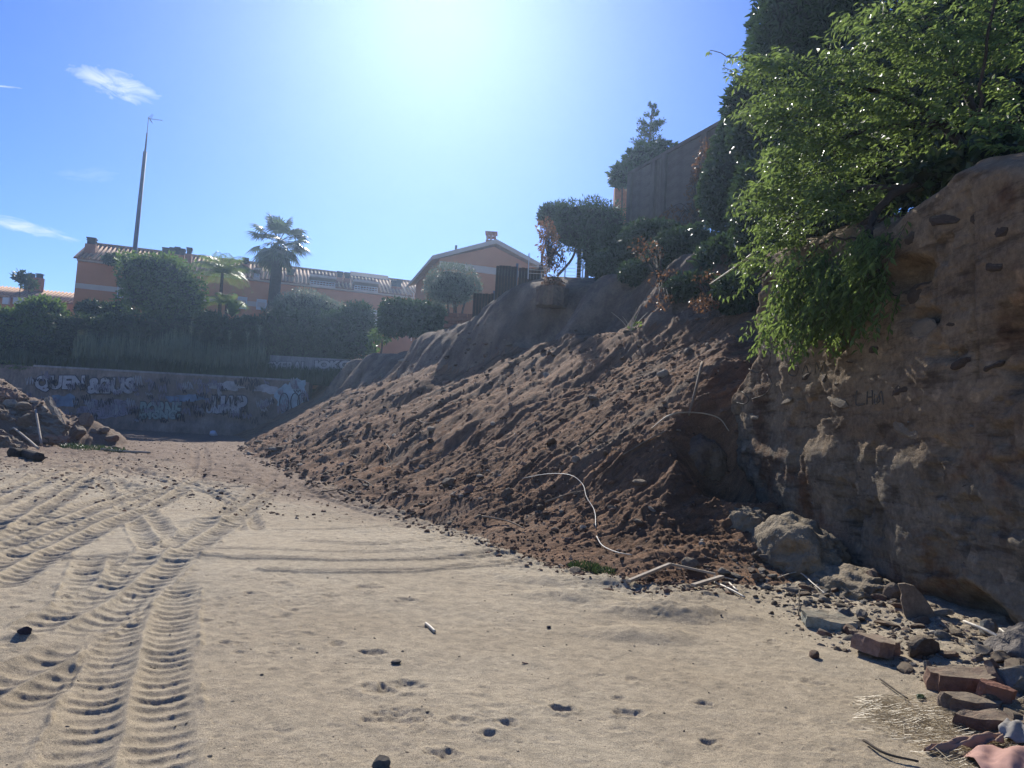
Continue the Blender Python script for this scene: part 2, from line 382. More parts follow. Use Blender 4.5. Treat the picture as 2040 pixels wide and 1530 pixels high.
def build_terrain():
    ys = np.concatenate([np.geomspace(1.2, 3.1, 40, endpoint=False), np.geomspace(3.1, 7, 270, endpoint=False), np.geomspace(7, 18, 370, endpoint=False), np.geomspace(18, 66, 230)])
    us = np.concatenate([np.linspace(-1.6, -.72, 50, endpoint=False), np.linspace(-.72, .78, 820, endpoint=False), np.linspace(.78, 1.6, 40)])
    U, Yg = np.meshgrid(us, ys); X = (U * Yg).ravel(); Y = Yg.ravel()
    nr, nc = len(ys), len(us)
    h, d, e2, wd = rel_height(X, Y)
    # sand relief
    sand = .05 * fbm(X * .35, Y * .35, 3, 61) + .012 * fbm(X * 2.1, Y * 2.1, 4, 63) + .004 * fbm(X * 14, Y * 14, 4, 65, .65)
    rough = sst(11, 20, Y) * (X < 2)
    sand = sand + rough * (.11 * np.abs(fbm(X * 1.3, Y * 1.9, 4, 67)) + .055 * fbm(X * 4.5, Y * 4.5, 4, 69, .62))
    # hillock and rills right of centre
    for (px, py, rx, ry, hh) in [(1340, 1222, .85, .42, .11), (1290, 1262, .6, .3, .05), (1160, 1190, .8, .35, .06), (1090, 1160, .7, .3, .05), (980, 1020, .9, .4, .16), (430, 1035, .5, .5, .07), (330, 1110, .8, .5, .07), (1230, 1165, .5, .3, .06), (40, 1268, .16, .16, .05)]:
        g = gnd(px, py); q = np.sqrt(((X - g.x) / rx) ** 2 + ((Y - g.y) / ry) ** 2) + .25 * fbm(X * 2.5, Y * 2.5, 3, 71)
        sand = sand + hh * sst(1, 0, q) ** .8 * (1 + .3 * fbm(X * 6, Y * 6, 4, 73))
    # near rubble strip along the wall foot
    strip = sst(2.3, 3.6, X - .10 * (Y - 3)) * sst(11, 9, Y)
    sand = sand + strip * (.10 + .06 * fbm(X * 1.6, Y * 1.6, 4, 75) + .022 * fbm(X * 9, Y * 9, 5, 77, .65))
    # heap on the left
    hx = [(-21.6, 33, 4.0, 3.0, 1.9), (-19.2, 34, 2.2, 2.2, 1.1), (-25.5, 34, 5.5, 4, 3.1), (-29, 38, 6, 6, 3.9), (-34, 44, 7, 6, 4.4)]
    heap = 0
    for (cx, cy, rx, ry, hh) in hx:
        q = np.sqrt(((X - cx) / rx) ** 2 + ((Y - cy) / ry) ** 2)
        heap = np.maximum(heap, hh * np.clip(1 - q, 0, 1) ** .62)
    heapn = heap * (1 + .25 * ridg(X * .6, Y * .6, 4, 79)) + (heap > .02) * .12 * fbm(X * 3, Y * 3, 4, 81)
    sand = sand + heapn + sst(-2.6, -.2, d) * (d < 0) * (.05 * np.maximum(fbm(X * 1.6, Y * 1.6, 3, 161), 0) + .03 * np.abs(fbm(X * 6, Y * 6, 4, 163, .62)))
    sand0 = sand.copy()
    # foot prints and pocks
    pr = np.random.default_rng(5)
    pock = []
    for _ in range(230):
        px, py = pr.uniform(380, 1750), pr.uniform(1160, 1530)
        if px < 560 and pr.random() < .5: continue
        pock.append((px, py, pr.uniform(.01, .045) , pr.uniform(.002, .010)))
    for _ in range(160): pock.append((pr.uniform(0, 620), pr.uniform(1140, 1300), pr.uniform(.02, .06), pr.uniform(.006, .018)))
    pock += [(760, 1372, .10, .03), (800, 1362, .12, .03), (790, 1432, .13, .035), (742, 1296, .08, .03), (1118, 1410, .06, .045), (1010, 1440, .06, .03), (920, 1433, .06, .025), (670, 1278, .06, .025), (735, 1172, .14, .03), (805, 1196, .1, .025), (660, 1190, .08, .02), (1250, 1418, .06, .03), (1235, 1388, .05, .02), (975, 1465, .06, .03), (880, 1510, .07, .03), (1260, 1350, .06, .018), (850, 1243, .05, .02), (1540, 1280, .1, .02), (1620, 1360, .08, .02), (300, 1295, .06, .04), (1400, 1400, .05, .03), (1410, 1480, .05, .03)]
    for (px, py, r, dp) in pock:
        g = gnd(px, py); ax = pr.uniform(.8, 1.7)
        ii = np.nonzero((np.abs(X - g.x) < r * 3.2) & (np.abs(Y - g.y) < r * 3.2))[0]
        q = np.sqrt(((X[ii] - g.x) / ax) ** 2 + (Y[ii] - g.y) ** 2) / r + .7 * fbm(X[ii] * 18 + g.x, Y[ii] * 18, 3, 83)
        sand[ii] += -dp * .72 * sst(1.2, .1, q) + dp * .22 * np.exp(-((q - 1.3) / .35) ** 2)
    sand += .011 * sst(.12, .5, fbm(X * 1.1, Y * 1.1, 3, 151)) * fbm(X * 13, Y * 13, 4, 153, .65) + .0025 * fbm(X * 45, Y * 45, 2, 155) * (Y < 8)
    # smooth scraped streaks crossing at mid distance
    for (pix, w, dp) in [([(-60, 1112), (150, 1108), (420, 1112), (700, 1118), (900, 1112), (1040, 1098)], .07, .035), ([(420, 1092), (600, 1098), (800, 1100), (980, 1088)], .05, .02), ([(540, 1140), (760, 1140), (960, 1128), (1060, 1112)], .06, .03), ([(560, 1052), (700, 1050), (850, 1040)], .06, .02), ([(100, 925), (240, 925), (420, 940)], .12, .05), ([(620, 1075), (760, 1085), (900, 1070)], .05, .02)]:
        C = cat_rom([tuple(p) + (0,) for p in W2(pix)], 6)[:, :2]
        ii = np.nonzero((X > C[:, 0].min() - .4) & (X < C[:, 0].max() + .4) & (Y > C[:, 1].min() - .4) & (Y < C[:, 1].max() + .4))[0]
        dd, _ = sdist(np.stack([X[ii], Y[ii]], 1), C); dd = dd + .02 * fbm(X[ii] * 3, Y[ii] * 3, 2, 85)
        sand[ii] += -dp * np.exp(-(dd / w) ** 2) + dp * .8 * np.exp(-((dd + w * 1.9) / (w * .6)) ** 2)
    for (pix, w, D, L, A) in TRACKS:
        track(X, Y, sand, pix, w, D, L, A, sand0)
    for ii, m_ in rough_idx:
        sand[ii] += m_ * .004 * fbm(X[ii] * 30, Y[ii] * 30, 3, 87)
    f = sst(-.05, .25, d)
    Zr = np.where(f > 0, np.maximum(h, sand * (1 - f) + h * f), sand)
    Zr = np.where(d <= -.05, sand, Zr)
    lump = sst(-.9, 0, d) * sst(.7, 0, d)
    Zr = Zr + lump * (.05 * np.maximum(fbm(X * 6, Y * 6, 4, 89), -.1) + .02 * fbm(X * 20, Y * 20, 3, 91))
    # hollow between slope and the broken wall end
    g = at(1440, 985, 12.2)
    q = np.sqrt(((X - g.x) / .85) ** 2 + ((Y - g.y) / 1.1) ** 2)
    Zr = Zr - .9 * sst(1.1, .2, q)
    Z = Zr + GS * Y
    V = np.stack([X, Y, Z], 1)
    i = np.arange(nr - 1)[:, None] * nc + np.arange(nc - 1)[None, :]
    Q = np.stack([i, i + 1, i + nc + 1, i + nc], -1).reshape(-1, 4)
    dq = d[Q].mean(1); eq = e2[Q].mean(1); wq = wd[Q].mean(1)
    scarp = (eq > .05 * wq) & (X[Q].mean(1) > -26)
    upper = eq > wq * 1.15
    slope = (dq > 0) & ~scarp
    # drop cells that are far outside of anything visible on the terrace: keep all
    heapm = np.clip(heap * 1.2, 0, 1) * .9
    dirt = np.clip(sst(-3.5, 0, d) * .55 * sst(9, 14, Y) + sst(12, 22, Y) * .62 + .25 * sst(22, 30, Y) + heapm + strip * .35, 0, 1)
    def sub(name, mask, mat, attr):
        f = Q[mask]; u, inv = np.unique(f, return_inverse=True)
        return mesh_np(name, V[u], inv.reshape(-1, 4), mat, None, True, {k: v[u] for k, v in attr.items()})
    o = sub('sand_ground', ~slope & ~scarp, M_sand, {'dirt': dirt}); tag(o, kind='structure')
    edge = sst(.5, 0, d) * .55 + sst(2.2, 0, d) * .12
    o = sub('landslide_slope', slope, M_slope, {'edge': edge}); tag(o, kind='structure')
    o = sub('earth_scarp', scarp, M_scarp, {}); tag(o, kind='structure')
    return us, ys, Z.reshape(nr, nc)
US, YS, ZG = build_terrain()
def hz(x, y):
    """terrain height at a point (bilinear)"""
    x = np.asarray(x, float); y = np.asarray(y, float)
    fi = np.interp(y, YS, np.arange(len(YS))); fj = np.interp(x / np.maximum(y, .1), US, np.arange(len(US)))
    i = np.clip(fi.astype(int), 0, len(YS) - 2); j = np.clip(fj.astype(int), 0, len(US) - 2); a = fi - i; b = fj - j
    r = ZG[i, j] * (1 - a) * (1 - b) + ZG[i + 1, j] * a * (1 - b) + ZG[i, j + 1] * (1 - a) * b + ZG[i + 1, j + 1] * a * b
    return float(r) if r.ndim == 0 else r
_ry = np.geomspace(3.0, 62, 2500)
def hit(px, py):
    """point of the terrain seen at a pixel"""
    d = ray(px, py); t = _ry / d.y
    X = d.x * t; Z = 1.6 + d.z * t; k = np.nonzero(Z < hz(X, _ry))[0]
    i = k[0] if len(k) else len(_ry) - 1
    return Vector((X[i], _ry[i], hz(X[i], _ry[i])))

# ---------------------------------------------------------------- near rubble wall on the right
WBX = lambda y: 4.78 - .085 * (y - 3)            # base line of the wall face, x as a function of y
EDGE_H = np.array([-1.2, .3, .9, 1.5, 2.0, 2.6, 3.0, 3.4, 4.0, 4.6, 5.4])
EDGE_Y = np.array([12.2, 12.2, 13.0, 13.8, 13.4, 12.4, 12.4, 12.3, 11.9, 11.5, 10.9])
def wall_x(y, h):
    """x of the displaced wall face at distance y and height h above the bed"""
    x = WBX(y) - .06 * np.maximum(h - .8, 0)
    x = x + .12 * fbm(y * .5, h * .5, 3, 101) + .035 * fbm(y * 1.9, h * 2.1, 4, 103) + .018 * fbm(y * 7, h * 7, 4, 105, .65) + .012 * ridg(y * 3.3 + .4 * fbm(y * 2, h * 2, 2, 106), h * 5.5, 4, 108) + .008 * fbm(y * 19, h * 19, 3, 110, .7)
    for (cy, h0, h1, ww) in ((7.15, 2.3, 4.2, .018), (7.75, 3.0, 4.1, .02), (9.3, .4, 1.5, .03), (10.4, .6, 1.6, .025), (6.5, .8, 2.4, .02)):
        x = x + .05 * np.exp(-((y - cy + .10 * fbm(h * 2 + cy, h * 0 + y * 0, 3, 119)) / ww) ** 2) * sst(h0 - .1, h0 + .1, h) * sst(h1 + .1, h1 - .1, h)
    low = sst(1.75, 1.45, h + .18 * fbm(y * .9, y * 0, 3, 107))       # lower course stands proud
    x = x - .11 * low * (.7 + .6 * fbm(y * 1.3, h * 1.3, 3, 109))
    x = x - .02 * sst(2.55, 2.45, h + .08 * fbm(y * 1.6, y * 0, 3, 111))
    cav = fbm(y * 1.7 + 9, h * 1.9, 4, 113)
    x = x + .06 * sst(.34, .46, cav)
    for (cy, ch, ry, rh, dp) in [(7.3, .0, .8, .40, .38), (12.6, .15, .9, 1.0, .5), (9.6, 3.05, .45, .28, .22), (8.2, 3.55, .5, .2, .25), (8.0, 3.0, .35, .16, .15), (6.6, 2.7, .3, .5, .2)]:
        q = np.sqrt(((y - cy) / ry) ** 2 + ((h - ch) / rh) ** 2) + .3 * fbm(y * 3, h * 3, 3, 115)
        x = x + dp * sst(1.1, .3, q)
    return x
def wall_top(y): return 4.15 + .09 * (y - 5) + .25 * fbm(y * .8, y * 0, 3, 117)
def mk_wall():
    m = Mat('rubble_wall', .95, .08)
    sep = m.N('ShaderNodeSeparateXYZ'); m.L(m.co, sep.inputs[0])
    n = m.noise(.8, 7, .65)
    c = m.ramp(n, [(.28, (.20, .135, .085)), (.42, (.31, .225, .145)), (.55, (.41, .31, .205)), (.62, (.29, .215, .145)), (.75, (.38, .31, .225))])
    z = m.math('ADD', sep.outputs[2], m.math('MULTIPLY_ADD', m.noise(1.1, 5, .6), 1.2, -.6))
    c2 = m.ramp(m.noise(1.6, 6, .7), [(.3, (.18, .145, .105)), (.5, (.28, .235, .175)), (.65, (.35, .295, .22))])
    c = m.mix(c2, c, m.ramp(m.math('MULTIPLY', z, .25), [(.36, (0, 0, 0)), (.44, (1, 1, 1))]))
    c = m.mix(c, (.21, .125, .075), m.ramp(m.noise(.55, 5, .7, co=m.co), [(.56, (0, 0, 0)), (.66, (1, 1, 1))]), 'MIX')
    v = m.N('ShaderNodeTexVoronoi'); v.inputs['Scale'].default_value = 5.5; v.inputs['Randomness'].default_value = 1
    m.L(m.co, v.inputs['Vector'])
    sepc = m.N('ShaderNodeSeparateColor'); m.L(v.outputs['Color'], sepc.inputs[0])
    c = m.mix(c, m.ramp(sepc.outputs[0], [(.0, (.75, .75, .75)), (.85, (1.05, 1.05, 1.05)), (.97, (1.5, 1.45, 1.4))]), m.ramp(v.outputs['Distance'], [(.35, (1, 1, 1)), (.5, (0, 0, 0))]), 'MULTIPLY')
    c = m.mix(c, m.ramp(m.noise(16, 8, .75), [(.3, (.5, .5, .5)), (.55, (1, 1, 1)), (.75, (1.6, 1.55, 1.5))]), .75, 'MULTIPLY')
    lay = m.noise(2.2, 6, .65, stretch=(.6, .6, 3.2))
    c = m.mix(c, m.ramp(lay, [(.36, (.45, .43, .42)), (.47, (1, 1, 1)), (.7, (1.18, 1.15, 1.1))]), .8, 'MULTIPLY')
    m.col(c); m.bump(m.math('ADD', m.math('ADD', m.noise(6, 10, .75), m.math('MULTIPLY', m.noise(38, 5, .75), .4)), m.math('MULTIPLY', lay, 1.2)), .11, .95)
    return m.m
M_wall = mk_wall()
rw = empty('rubble_wall', (4.2, 9, .2), 0, 'tall broken retaining wall of stones and earth overhung by the leafy shrub on the right', 'wall')
def wall_part():
    nh, ny = 300, 420
    hs = np.linspace(-1.0, 1, nh)[:, None]; t = np.linspace(0, 1, ny)[None, :] ** 1.0
    H = -.6 + (wall_top(5.) + .6) * (hs + 1) / 2 + 0 * t
    ye = np.interp(H, EDGE_H, EDGE_Y) + .16 * fbm(H * 2.2, H * 0, 4, 121) + .06 * fbm(H * 9, H * 0, 3, 123)
    y0 = 2.0
    Y = ye + (y0 - ye) * (1 - np.geomspace(1, .16, ny)[None, :]) / (1 - .16)
    H = H * np.where(H > 0, wall_top(Y) / wall_top(5.), 1)
    # round the far edge back
    tt = (ye - Y); rnd = .45 * sst(.35, 0, tt) ** 2
    X = wall_x(Y, H) + rnd
    topr = sst(.25, 0, wall_top(Y) - H); X = X + .25 * topr ** 2
    V = np.stack([X, Y, H + GS * Y], -1)
    # end return and top return
    e = V[:, 0].copy(); e1 = e + np.array([.45, .05, 0]) + .08 * np.stack([vn(H[:, 0] * 6, H[:, 0] * 0, 2)] * 3, 1); e2 = e1 + np.array([.6, .1, 0])
    V = np.concatenate([e2[:, None], e1[:, None], V], 1)
    tp = V[-1].copy(); t1 = tp + np.array([.5, 0, .06]); t2 = tp + np.array([1.4, 0, -.1])
    V = np.concatenate([V, t1[None], t2[None]], 0)
    nr, nc = V.shape[:2]
    i = np.arange(nr - 1)[:, None] * nc + np.arange(nc - 1)[None, :]
    Q = np.stack([i, i + nc, i + nc + 1, i + 1], -1).reshape(-1, 4)
    o = mesh_np('wall_face', V.reshape(-1, 3) - np.array(rw.location), Q[:, ::-1], M_wall, rw)
wall_part()

# ---------------------------------------------------------------- ground around, terraces
M_terr = simple('terrace_soil', (.10, .085, .055), .95, .4, .8, .05)
Z2 = at(640, 712, 62.5).z                 # level of the upper terrace
Z1 = at(560, 757, 60).z                   # level of the lower terrace (top of the lower wall)
def sheet(name, pts, z, mat, kind='structure', n=1):
    V = [(x, y, zz) for (x, y, zz) in pts]
    return tag(mesh_np(name, V, [[0, 1, 2, 3]], mat, None, False), kind=kind)
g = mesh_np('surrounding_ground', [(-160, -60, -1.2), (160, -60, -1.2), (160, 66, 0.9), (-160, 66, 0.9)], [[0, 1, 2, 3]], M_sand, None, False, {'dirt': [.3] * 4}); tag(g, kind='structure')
sheet('upper_terrace', [(-160, 63.2, Z2 - .15), (160, 63.2, Z2 - .15), (160, 240, Z2 + 1), (-160, 240, Z2 + 1)], 0, M_terr)
sheet('lower_terrace', [(-90, 60.3, Z1 - .1), (-13, 60.3, Z1 - .1), (-13, 63.2, Z1 + .05), (-90, 63.2, Z1 + .05)], 0, M_terr)

# ---------------------------------------------------------------- foliage helpers
def unit(v): return v / (np.linalg.norm(v, axis=-1, keepdims=True) + 1e-9)
def leaf_quads(P, D, N, ln, w, g=None):
    """diamond leaves at P along D, facing N"""
    D = unit(D); S = unit(np.cross(D, N)); ln = np.asarray(ln)[:, None]; w = np.asarray(w)[:, None]
    NN = np.cross(S, D)
    V = np.stack([P, P + D * ln * .45 + S * w * .5 + NN * ln * .06, P + D * ln - NN * ln * .1, P + D * ln * .45 - S * w * .5 + NN * ln * .06], 1).reshape(-1, 3)
    F = np.arange(len(P) * 4).reshape(-1, 4)
    return V, F
def blob_points(blobs, n, gen, gap=0.0, fs=1.2):
    """points with outward normals near the skins of ellipsoids/boxes: (center, radii, box?)"""
    ar = np.array([(b[1][0] * b[1][1] + b[1][1] * b[1][2] + b[1][0] * b[1][2]) for b in blobs]); ar = ar / ar.sum()
    P = []; N = []
    for b, a in zip(blobs, ar):
        k = max(4, int(n * a)); v = unit(gen.normal(size=(k, 3))); r = np.array(b[1])
        if len(b) > 2 and b[2]:
            q = v / np.abs(v).max(axis=1, keepdims=True) ** .85; q = np.clip(q, -1, 1)
        else: q = v
        f = 1 + .24 * fbm(q[:, 0] * r[0] * fs + b[0][0], q[:, 2] * r[2] * fs + q[:, 1] * r[1] * fs, 3, 201)
        depth = 1 - .28 * gen.random(k) ** 2
        p = np.array(b[0]) + q * r * (f * depth)[:, None]
        nn = unit(v / r)
        if gap:
            keep = fbm(p[:, 0] * fs + 3, p[:, 2] * fs + p[:, 1] * fs * .6, 3, 203) > gap - 1
            p, nn = p[keep], nn[keep]
        P.append(p); N.append(nn)
    return np.concatenate(P), np.concatenate(N)
ICO = {}
def ico(n):
    if n not in ICO:
        import bmesh
        bm = bmesh.new(); bmesh.ops.create_icosphere(bm, subdivisions=n, radius=1)
        ICO[n] = (np.array([v.co[:] for v in bm.verts]), [tuple(v.index for v in f.verts) for f in bm.faces]); bm.free()
    return ICO[n]
def core(mb, blobs, k=.8):
    V0, F0 = ico(3)
    for b in blobs:
        q = V0.copy()
        if len(b) > 2 and b[2]: q = np.clip(q / np.abs(q).max(axis=1, keepdims=True) ** .85, -1, 1)
        f = 1 + .2 * fbm(V0[:, 0] * 3 + b[0][0], V0[:, 2] * 3 + V0[:, 1] * 2, 3, 205)
        mb.add(np.array(b[0]) + q * np.array(b[1]) * (k * f)[:, None], F0)
M_core = simple('inner_twig_shade', (.018, .024, .012), .95, .4, 3)  # solid dark filler; shade among the inner twigs is put into its colour
M_bark = simple('bark', (.10, .075, .055), .9, .4, 6, .01)
M_barkd = simple('dark_bark', (.045, .035, .028), .9, .4, 6, .01)
M_lhedge = leaf_mat('hedge_leaves', (.018, .036, .014), (.045, .075, .025), .25, .3)
M_lcyp = leaf_mat('cypress_leaves', (.015, .035, .014), (.04, .075, .022), .22, .2)
M_lbright = leaf_mat('bright_leaves', (.045, .085, .02), (.10, .16, .035), .4, .4)
M_lolive = leaf_mat('grey_green_leaves', (.07, .09, .055), (.15, .18, .12), .3, .4)
M_lshrub = leaf_mat('shrub_leaves', (.03, .07, .018), (.13, .195, .055), .5, .28, .42, (.30, .40, .10), 2.5)
M_livy = leaf_mat('ivy_leaves', (.015, .03, .012), (.04, .07, .022), .25, .5, .4)
M_ldry = leaf_mat('dry_leaves', (.06, .035, .02), (.19, .095, .045), .35, .2)
M_lpalm = leaf_mat('palm_leaves', (.025, .05, .02), (.07, .11, .04), .25, .5, .4)
M_lqueen = leaf_mat('feather_palm_leaves', (.06, .11, .025), (.16, .22, .06), .45, .5, .4)
M_reed = leaf_mat('reed_blades', (.07, .09, .045), (.24, .27, .16), .3, .3)
def bush(name, label, cat, blobs, n, size, mat, group=None, base=None, stems=True, up=.0, asp=.45, gap=.0, seed=1, corek=.8, jitter=.6, fs=1.2, trunk=None):
    gen = np.random.default_rng(seed)
    c = np.mean([np.array(b[0]) for b in blobs], axis=0)
    zb = min(b[0][2] - b[1][2] for b in blobs) if base is None else base
    root = empty(name, (c[0], c[1], zb), 0, label, cat, group); off = np.array([c[0], c[1], zb])
    P, N = blob_points(blobs, n, gen, gap, fs)
    D = unit(N * (1 - jitter) + gen.normal(size=P.shape) * jitter + np.array([0, 0, up]))
    NN = unit(N + gen.normal(size=P.shape) * .7)
    s = size * (.6 + .8 * gen.random(len(P)))
    V, F = leaf_quads(P, D, NN, s, s * asp)
    mesh_np('foliage', V - off, F, mat, root, False)
    if corek:
        mb = MB(); core(mb, blobs, corek); mb.build('inner_foliage_shade', M_core, root, True, None).data.transform(Matrix.Translation(-Vector(off)))
    if trunk:
        for pts, r0, r1 in trunk:
            mb = MB(); mb.tube(cat_rom(pts, 4), r0, r1, 7)
            mb.build('trunk', M_bark, root, True).data.transform(Matrix.Translation(-Vector(off)))
    elif stems:
        for b in blobs[:6]:
            mb = MB()
            cc = np.array(b[0]); mb.tube(cat_rom([(cc[0], cc[1], zb - .1), (cc[0] + .1, cc[1], (zb + cc[2]) / 2), tuple(cc)], 3), .09, .04, 5)
            mb.build('stem', M_bark, root, True).data.transform(Matrix.Translation(-Vector(off)))
    return root
def pb(px, py, Y, rx, rz, ry=None, box=False):
    """blob from a pixel centre, half sizes in photo pixels"""
    p = at(px, py, Y); k = Y / 1530
    return ((p.x, p.y, p.z), (rx * k, (ry if ry else rx * k * .8), rz * k), box)

# ---------------------------------------------------------------- far graffiti walls
def mk_plaster(name, base, stain, wet):
    m = Mat(name, .9, .15)
    c = m.ramp(m.noise(.5, 7, .7), [(.3, stain), (.55, base), (.75, wet)])
    c = m.mix(c, m.ramp(m.noise(5, 6, .7, stretch=(1, 1, .35)), [(.3, (.55, .55, .55)), (.65, (1.2, 1.2, 1.2))]), .8, 'MULTIPLY')
    m.col(c); m.bump(m.noise(8, 6, .7), .03); return m.m
M_farwall = mk_plaster('stained_wall_plaster', (.27, .21, .175), (.09, .075, .07), (.40, .31, .24))
M_tier = mk_plaster('tier_wall_plaster', (.30, .29, .29), (.15, .14, .14), (.36, .35, .34))
XL, XR = at(-120, 800, 60).x, at(612, 800, 60).x
low = empty('graffiti_wall', ((XL + XR) / 2, 60, 1.2), 0, 'long dark lower retaining wall covered in faded graffiti at the far end of the clearing', 'wall')
def loc_build(mb, name, mat, root, smooth=False):
    o = mb.build(name, mat, root, smooth); o.data.transform(Matrix.Translation(-root.location)); return o
mb = MB()
nx = 160; xs = np.linspace(XL, XR, nx); zs = np.linspace(-.5, Z1, 24)
XX, ZZ = np.meshgrid(xs, zs); YY = 60 + .10 * fbm(XX * .5, ZZ * .8, 4, 211) + .03 * fbm(XX * 3, ZZ * 3, 3, 213) - .12 * (ZZ < Z1 * .36)
ZZ = ZZ + (zs[-1] == ZZ) * .12 * fbm(XX * .6, XX * 0, 3, 215)
i = np.arange(23)[:, None] * nx + np.arange(nx - 1)[None, :]
V = np.stack([XX, YY, ZZ], -1).reshape(-1, 3); Fq = np.stack([i, i + 1, i + nx + 1, i + nx], -1).reshape(-1, 4)
mesh_np('wall_face', V - np.array(low.location), Fq, M_farwall, low)
mb = MB(); mb.box(((XL + XR) / 2, 60.75, Z1 / 2 - .3), (XR - XL, 1.1, Z1 + .45)); loc_build(mb, 'wall_body', M_farwall, low)
mb = MB(); mb.box(((XL + XR) / 2 + 3, 60.2, Z1 + .03), (XR - XL - 8, .55, .14)); loc_build(mb, 'coping', M_tier, low)
p0, p1 = at(528, 730, 62.6), at(742, 730, 62.6); zt, zb_ = at(640, 713, 62.6).z, at(640, 760, 62.6).z
tier = empty('upper_graffiti_wall', ((p0.x + p1.x) / 2, 62.7, Z1), 0, 'short pale upper wall band with white block graffiti under the slanting cypress', 'wall')
mb = MB(); mb.box(((p0.x + p1.x) / 2 + .3, 62.9, (zt + zb_) / 2), (p1.x - p0.x, .5, zt - zb_)); loc_build(mb, 'wall_body', M_tier, tier)
mb = MB(); mb.box((p1.x + .5, 62.85, (zt + zb_) / 2 - .3), (.7, .8, zt - zb_ + 1.2)); loc_build(mb, 'end_pillar', M_tier, tier)
M_soot = simple('black_paint', (.03, .03, .045), .8, .3); M_wpaint = simple('white_paint', (.40, .38, .38), .8, .25, 4)
M_gpaint = simple('green_white_paint', (.25, .31, .27), .8, .25, 4); M_bpaint = simple('blue_paint', (.14, .20, .27), .8, .4, 2)
M_cpaint = simple('pale_blue_paint', (.30, .38, .42), .8, .3, 2); M_ppaint = simple('violet_paint', (.25, .22, .26), .8, .3, 4)
def word(txt, px0, px1, pyt, pyb, Y, parent, fill, line=M_soot, fat=.05, ow=.045, shear=0, name='graffiti_lettering'):
    """bubble lettering: fat outline piece and a fill piece in front of it"""
    a, b = at(px0, pyb, Y), at(px1, pyt, Y); c, d = at(px0, pyt, Y), at(px1, pyb, Y)
    w = (b.x - a.x + d.x - c.x) / 2; h = (b.z - d.z)
    res = []
    for mat, offs, dy in ((line, fat + ow, 0), (fill, fat, -.02)):
        cu = bpy.data.curves.new(name, 'FONT'); cu.body = txt; cu.offset = offs; cu.extrude = .006; cu.resolution_u = 4; cu.shear = shear
        o = bpy.data.objects.new(name, cu); COL.objects.link(o)
        bpy.context.view_layer.update()
        me = bpy.data.meshes.new_from_object(o.evaluated_get(bpy.context.evaluated_depsgraph_get()))
        bpy.data.objects.remove(o); bpy.data.curves.remove(cu)
        co = np.array([v.co[:] for v in me.vertices])
        if mat is line: mn, mx = co.min(0), co.max(0)
        co2 = np.empty_like(co)
        u = (co[:, 0] - mn[0]) / (mx[0] - mn[0]); v = (co[:, 1] - mn[1]) / (mx[1] - mn[1])
        co2[:, 0] = a.x + u * w; co2[:, 1] = Y + dy + co[:, 2]
        co2[:, 2] = (a.z + (d.z - a.z) * u) + v * h
        if mat is line: pass
        for i_, q in enumerate(co2): me.vertices[i_].co = q - np.array(parent.location)
        me.materials.clear(); me.materials.append(mat); me.name = name
        o = bpy.data.objects.new(name, me); COL.objects.link(o); o.parent = parent; res.append(o)
    return res
YW = 59.86
word('QUEN', 66, 168, 746, 782, YW, low, M_wpaint)
word('&2US', 170, 268, 750, 786, YW, low, M_wpaint)
word('BORNE', 276, 360, 798, 834, YW, low, M_gpaint)
word('BTSNG', 278, 352, 816, 836, YW - .03, low, M_gpaint, ow=.02)
word('UAP', 418, 492, 786, 826, YW, low, M_wpaint, fat=.07)
word('UNTAP', 410, 470, 806, 824, YW - .03, low, M_wpaint, ow=.02)
word('XAINC', 165, 250, 798, 830, YW, low, M_ppaint, fat=.0, ow=.02)
word('SYERAL', 532, 612, 719, 740, 62.6, tier, M_wpaint, fat=.03)
word('JOKGUI', 620, 724, 717, 741, 62.6, tier, M_wpaint, fat=.06)
def daub(px, py, rx, ry, mat, parent, Y, seed, name='paint_patch'):
    gen = np.random.default_rng(seed); c = at(px, py, Y); k = Y / 1530; n = 40; th = np.linspace(0, 2 * math.pi, n, endpoint=False)
    r = 1 + .35 * vn(np.cos(th) * 3 + seed, np.sin(th) * 3, 3) + .15 * gen.normal(size=n) * .5
    V = [(0, 0, 0)] + [(math.cos(t) * rr * rx * k, 0, math.sin(t) * rr * ry * k) for t, rr in zip(th, r)]
    V = np.array(V) + np.array(c) - np.array(parent.location)
    return mesh_np(name, V, [[0, 1 + (j + 1) % n, 1 + j] for j in range(n)], mat, parent, False)
for a in [(578, 792, 30, 40, M_cpaint, 1), (590, 775, 18, 22, M_cpaint, 2), (385, 792, 30, 7, M_bpaint, 3), (350, 795, 24, 6, M_bpaint, 4), (128, 800, 26, 14, M_bpaint, 5), (450, 770, 30, 9, M_wpaint, 6), (530, 776, 26, 8, M_wpaint, 7), (210, 815, 50, 18, M_ppaint, 9)]:
    daub(a[0], a[1], a[2], a[3], a[4], low, YW + .03 + .002 * a[5] - (.05 if a[5] > 5 else .04), a[5])
mb = MB()
for cx in (566, 588, 602):
    pts = [at(cx + 9 * math.cos(t), 802 + (19 if True else 0) * math.sin(t), YW - .09) for t in np.linspace(0, 2 * math.pi, 16)]
    mb.tube(pts, .035, k=4, cap=False)
loc_build(mb, 'loop_outline', M_soot, low)
g3 = np.random.default_rng(66); SC = {0: MB(), 1: MB(), 2: MB()}
for k in range(150):
    cx, cy = g3.uniform(50, 605), g3.uniform(752, 838); cy += (cx - 300) * .02; h = g3.uniform(4, 13); n = int(g3.integers(3, 6)); x = cx; pts = []
    for j in range(n): pts += [at(x, cy - h * g3.uniform(.3, 1), YW - .1), at(x + 3, cy + h * g3.uniform(.3, 1), YW - .1)]; x += g3.uniform(2, 7)
    SC[int(g3.choice([0, 0, 1, 1, 2]))].tube(cat_rom(pts, 3), .03, k=3, cap=False)
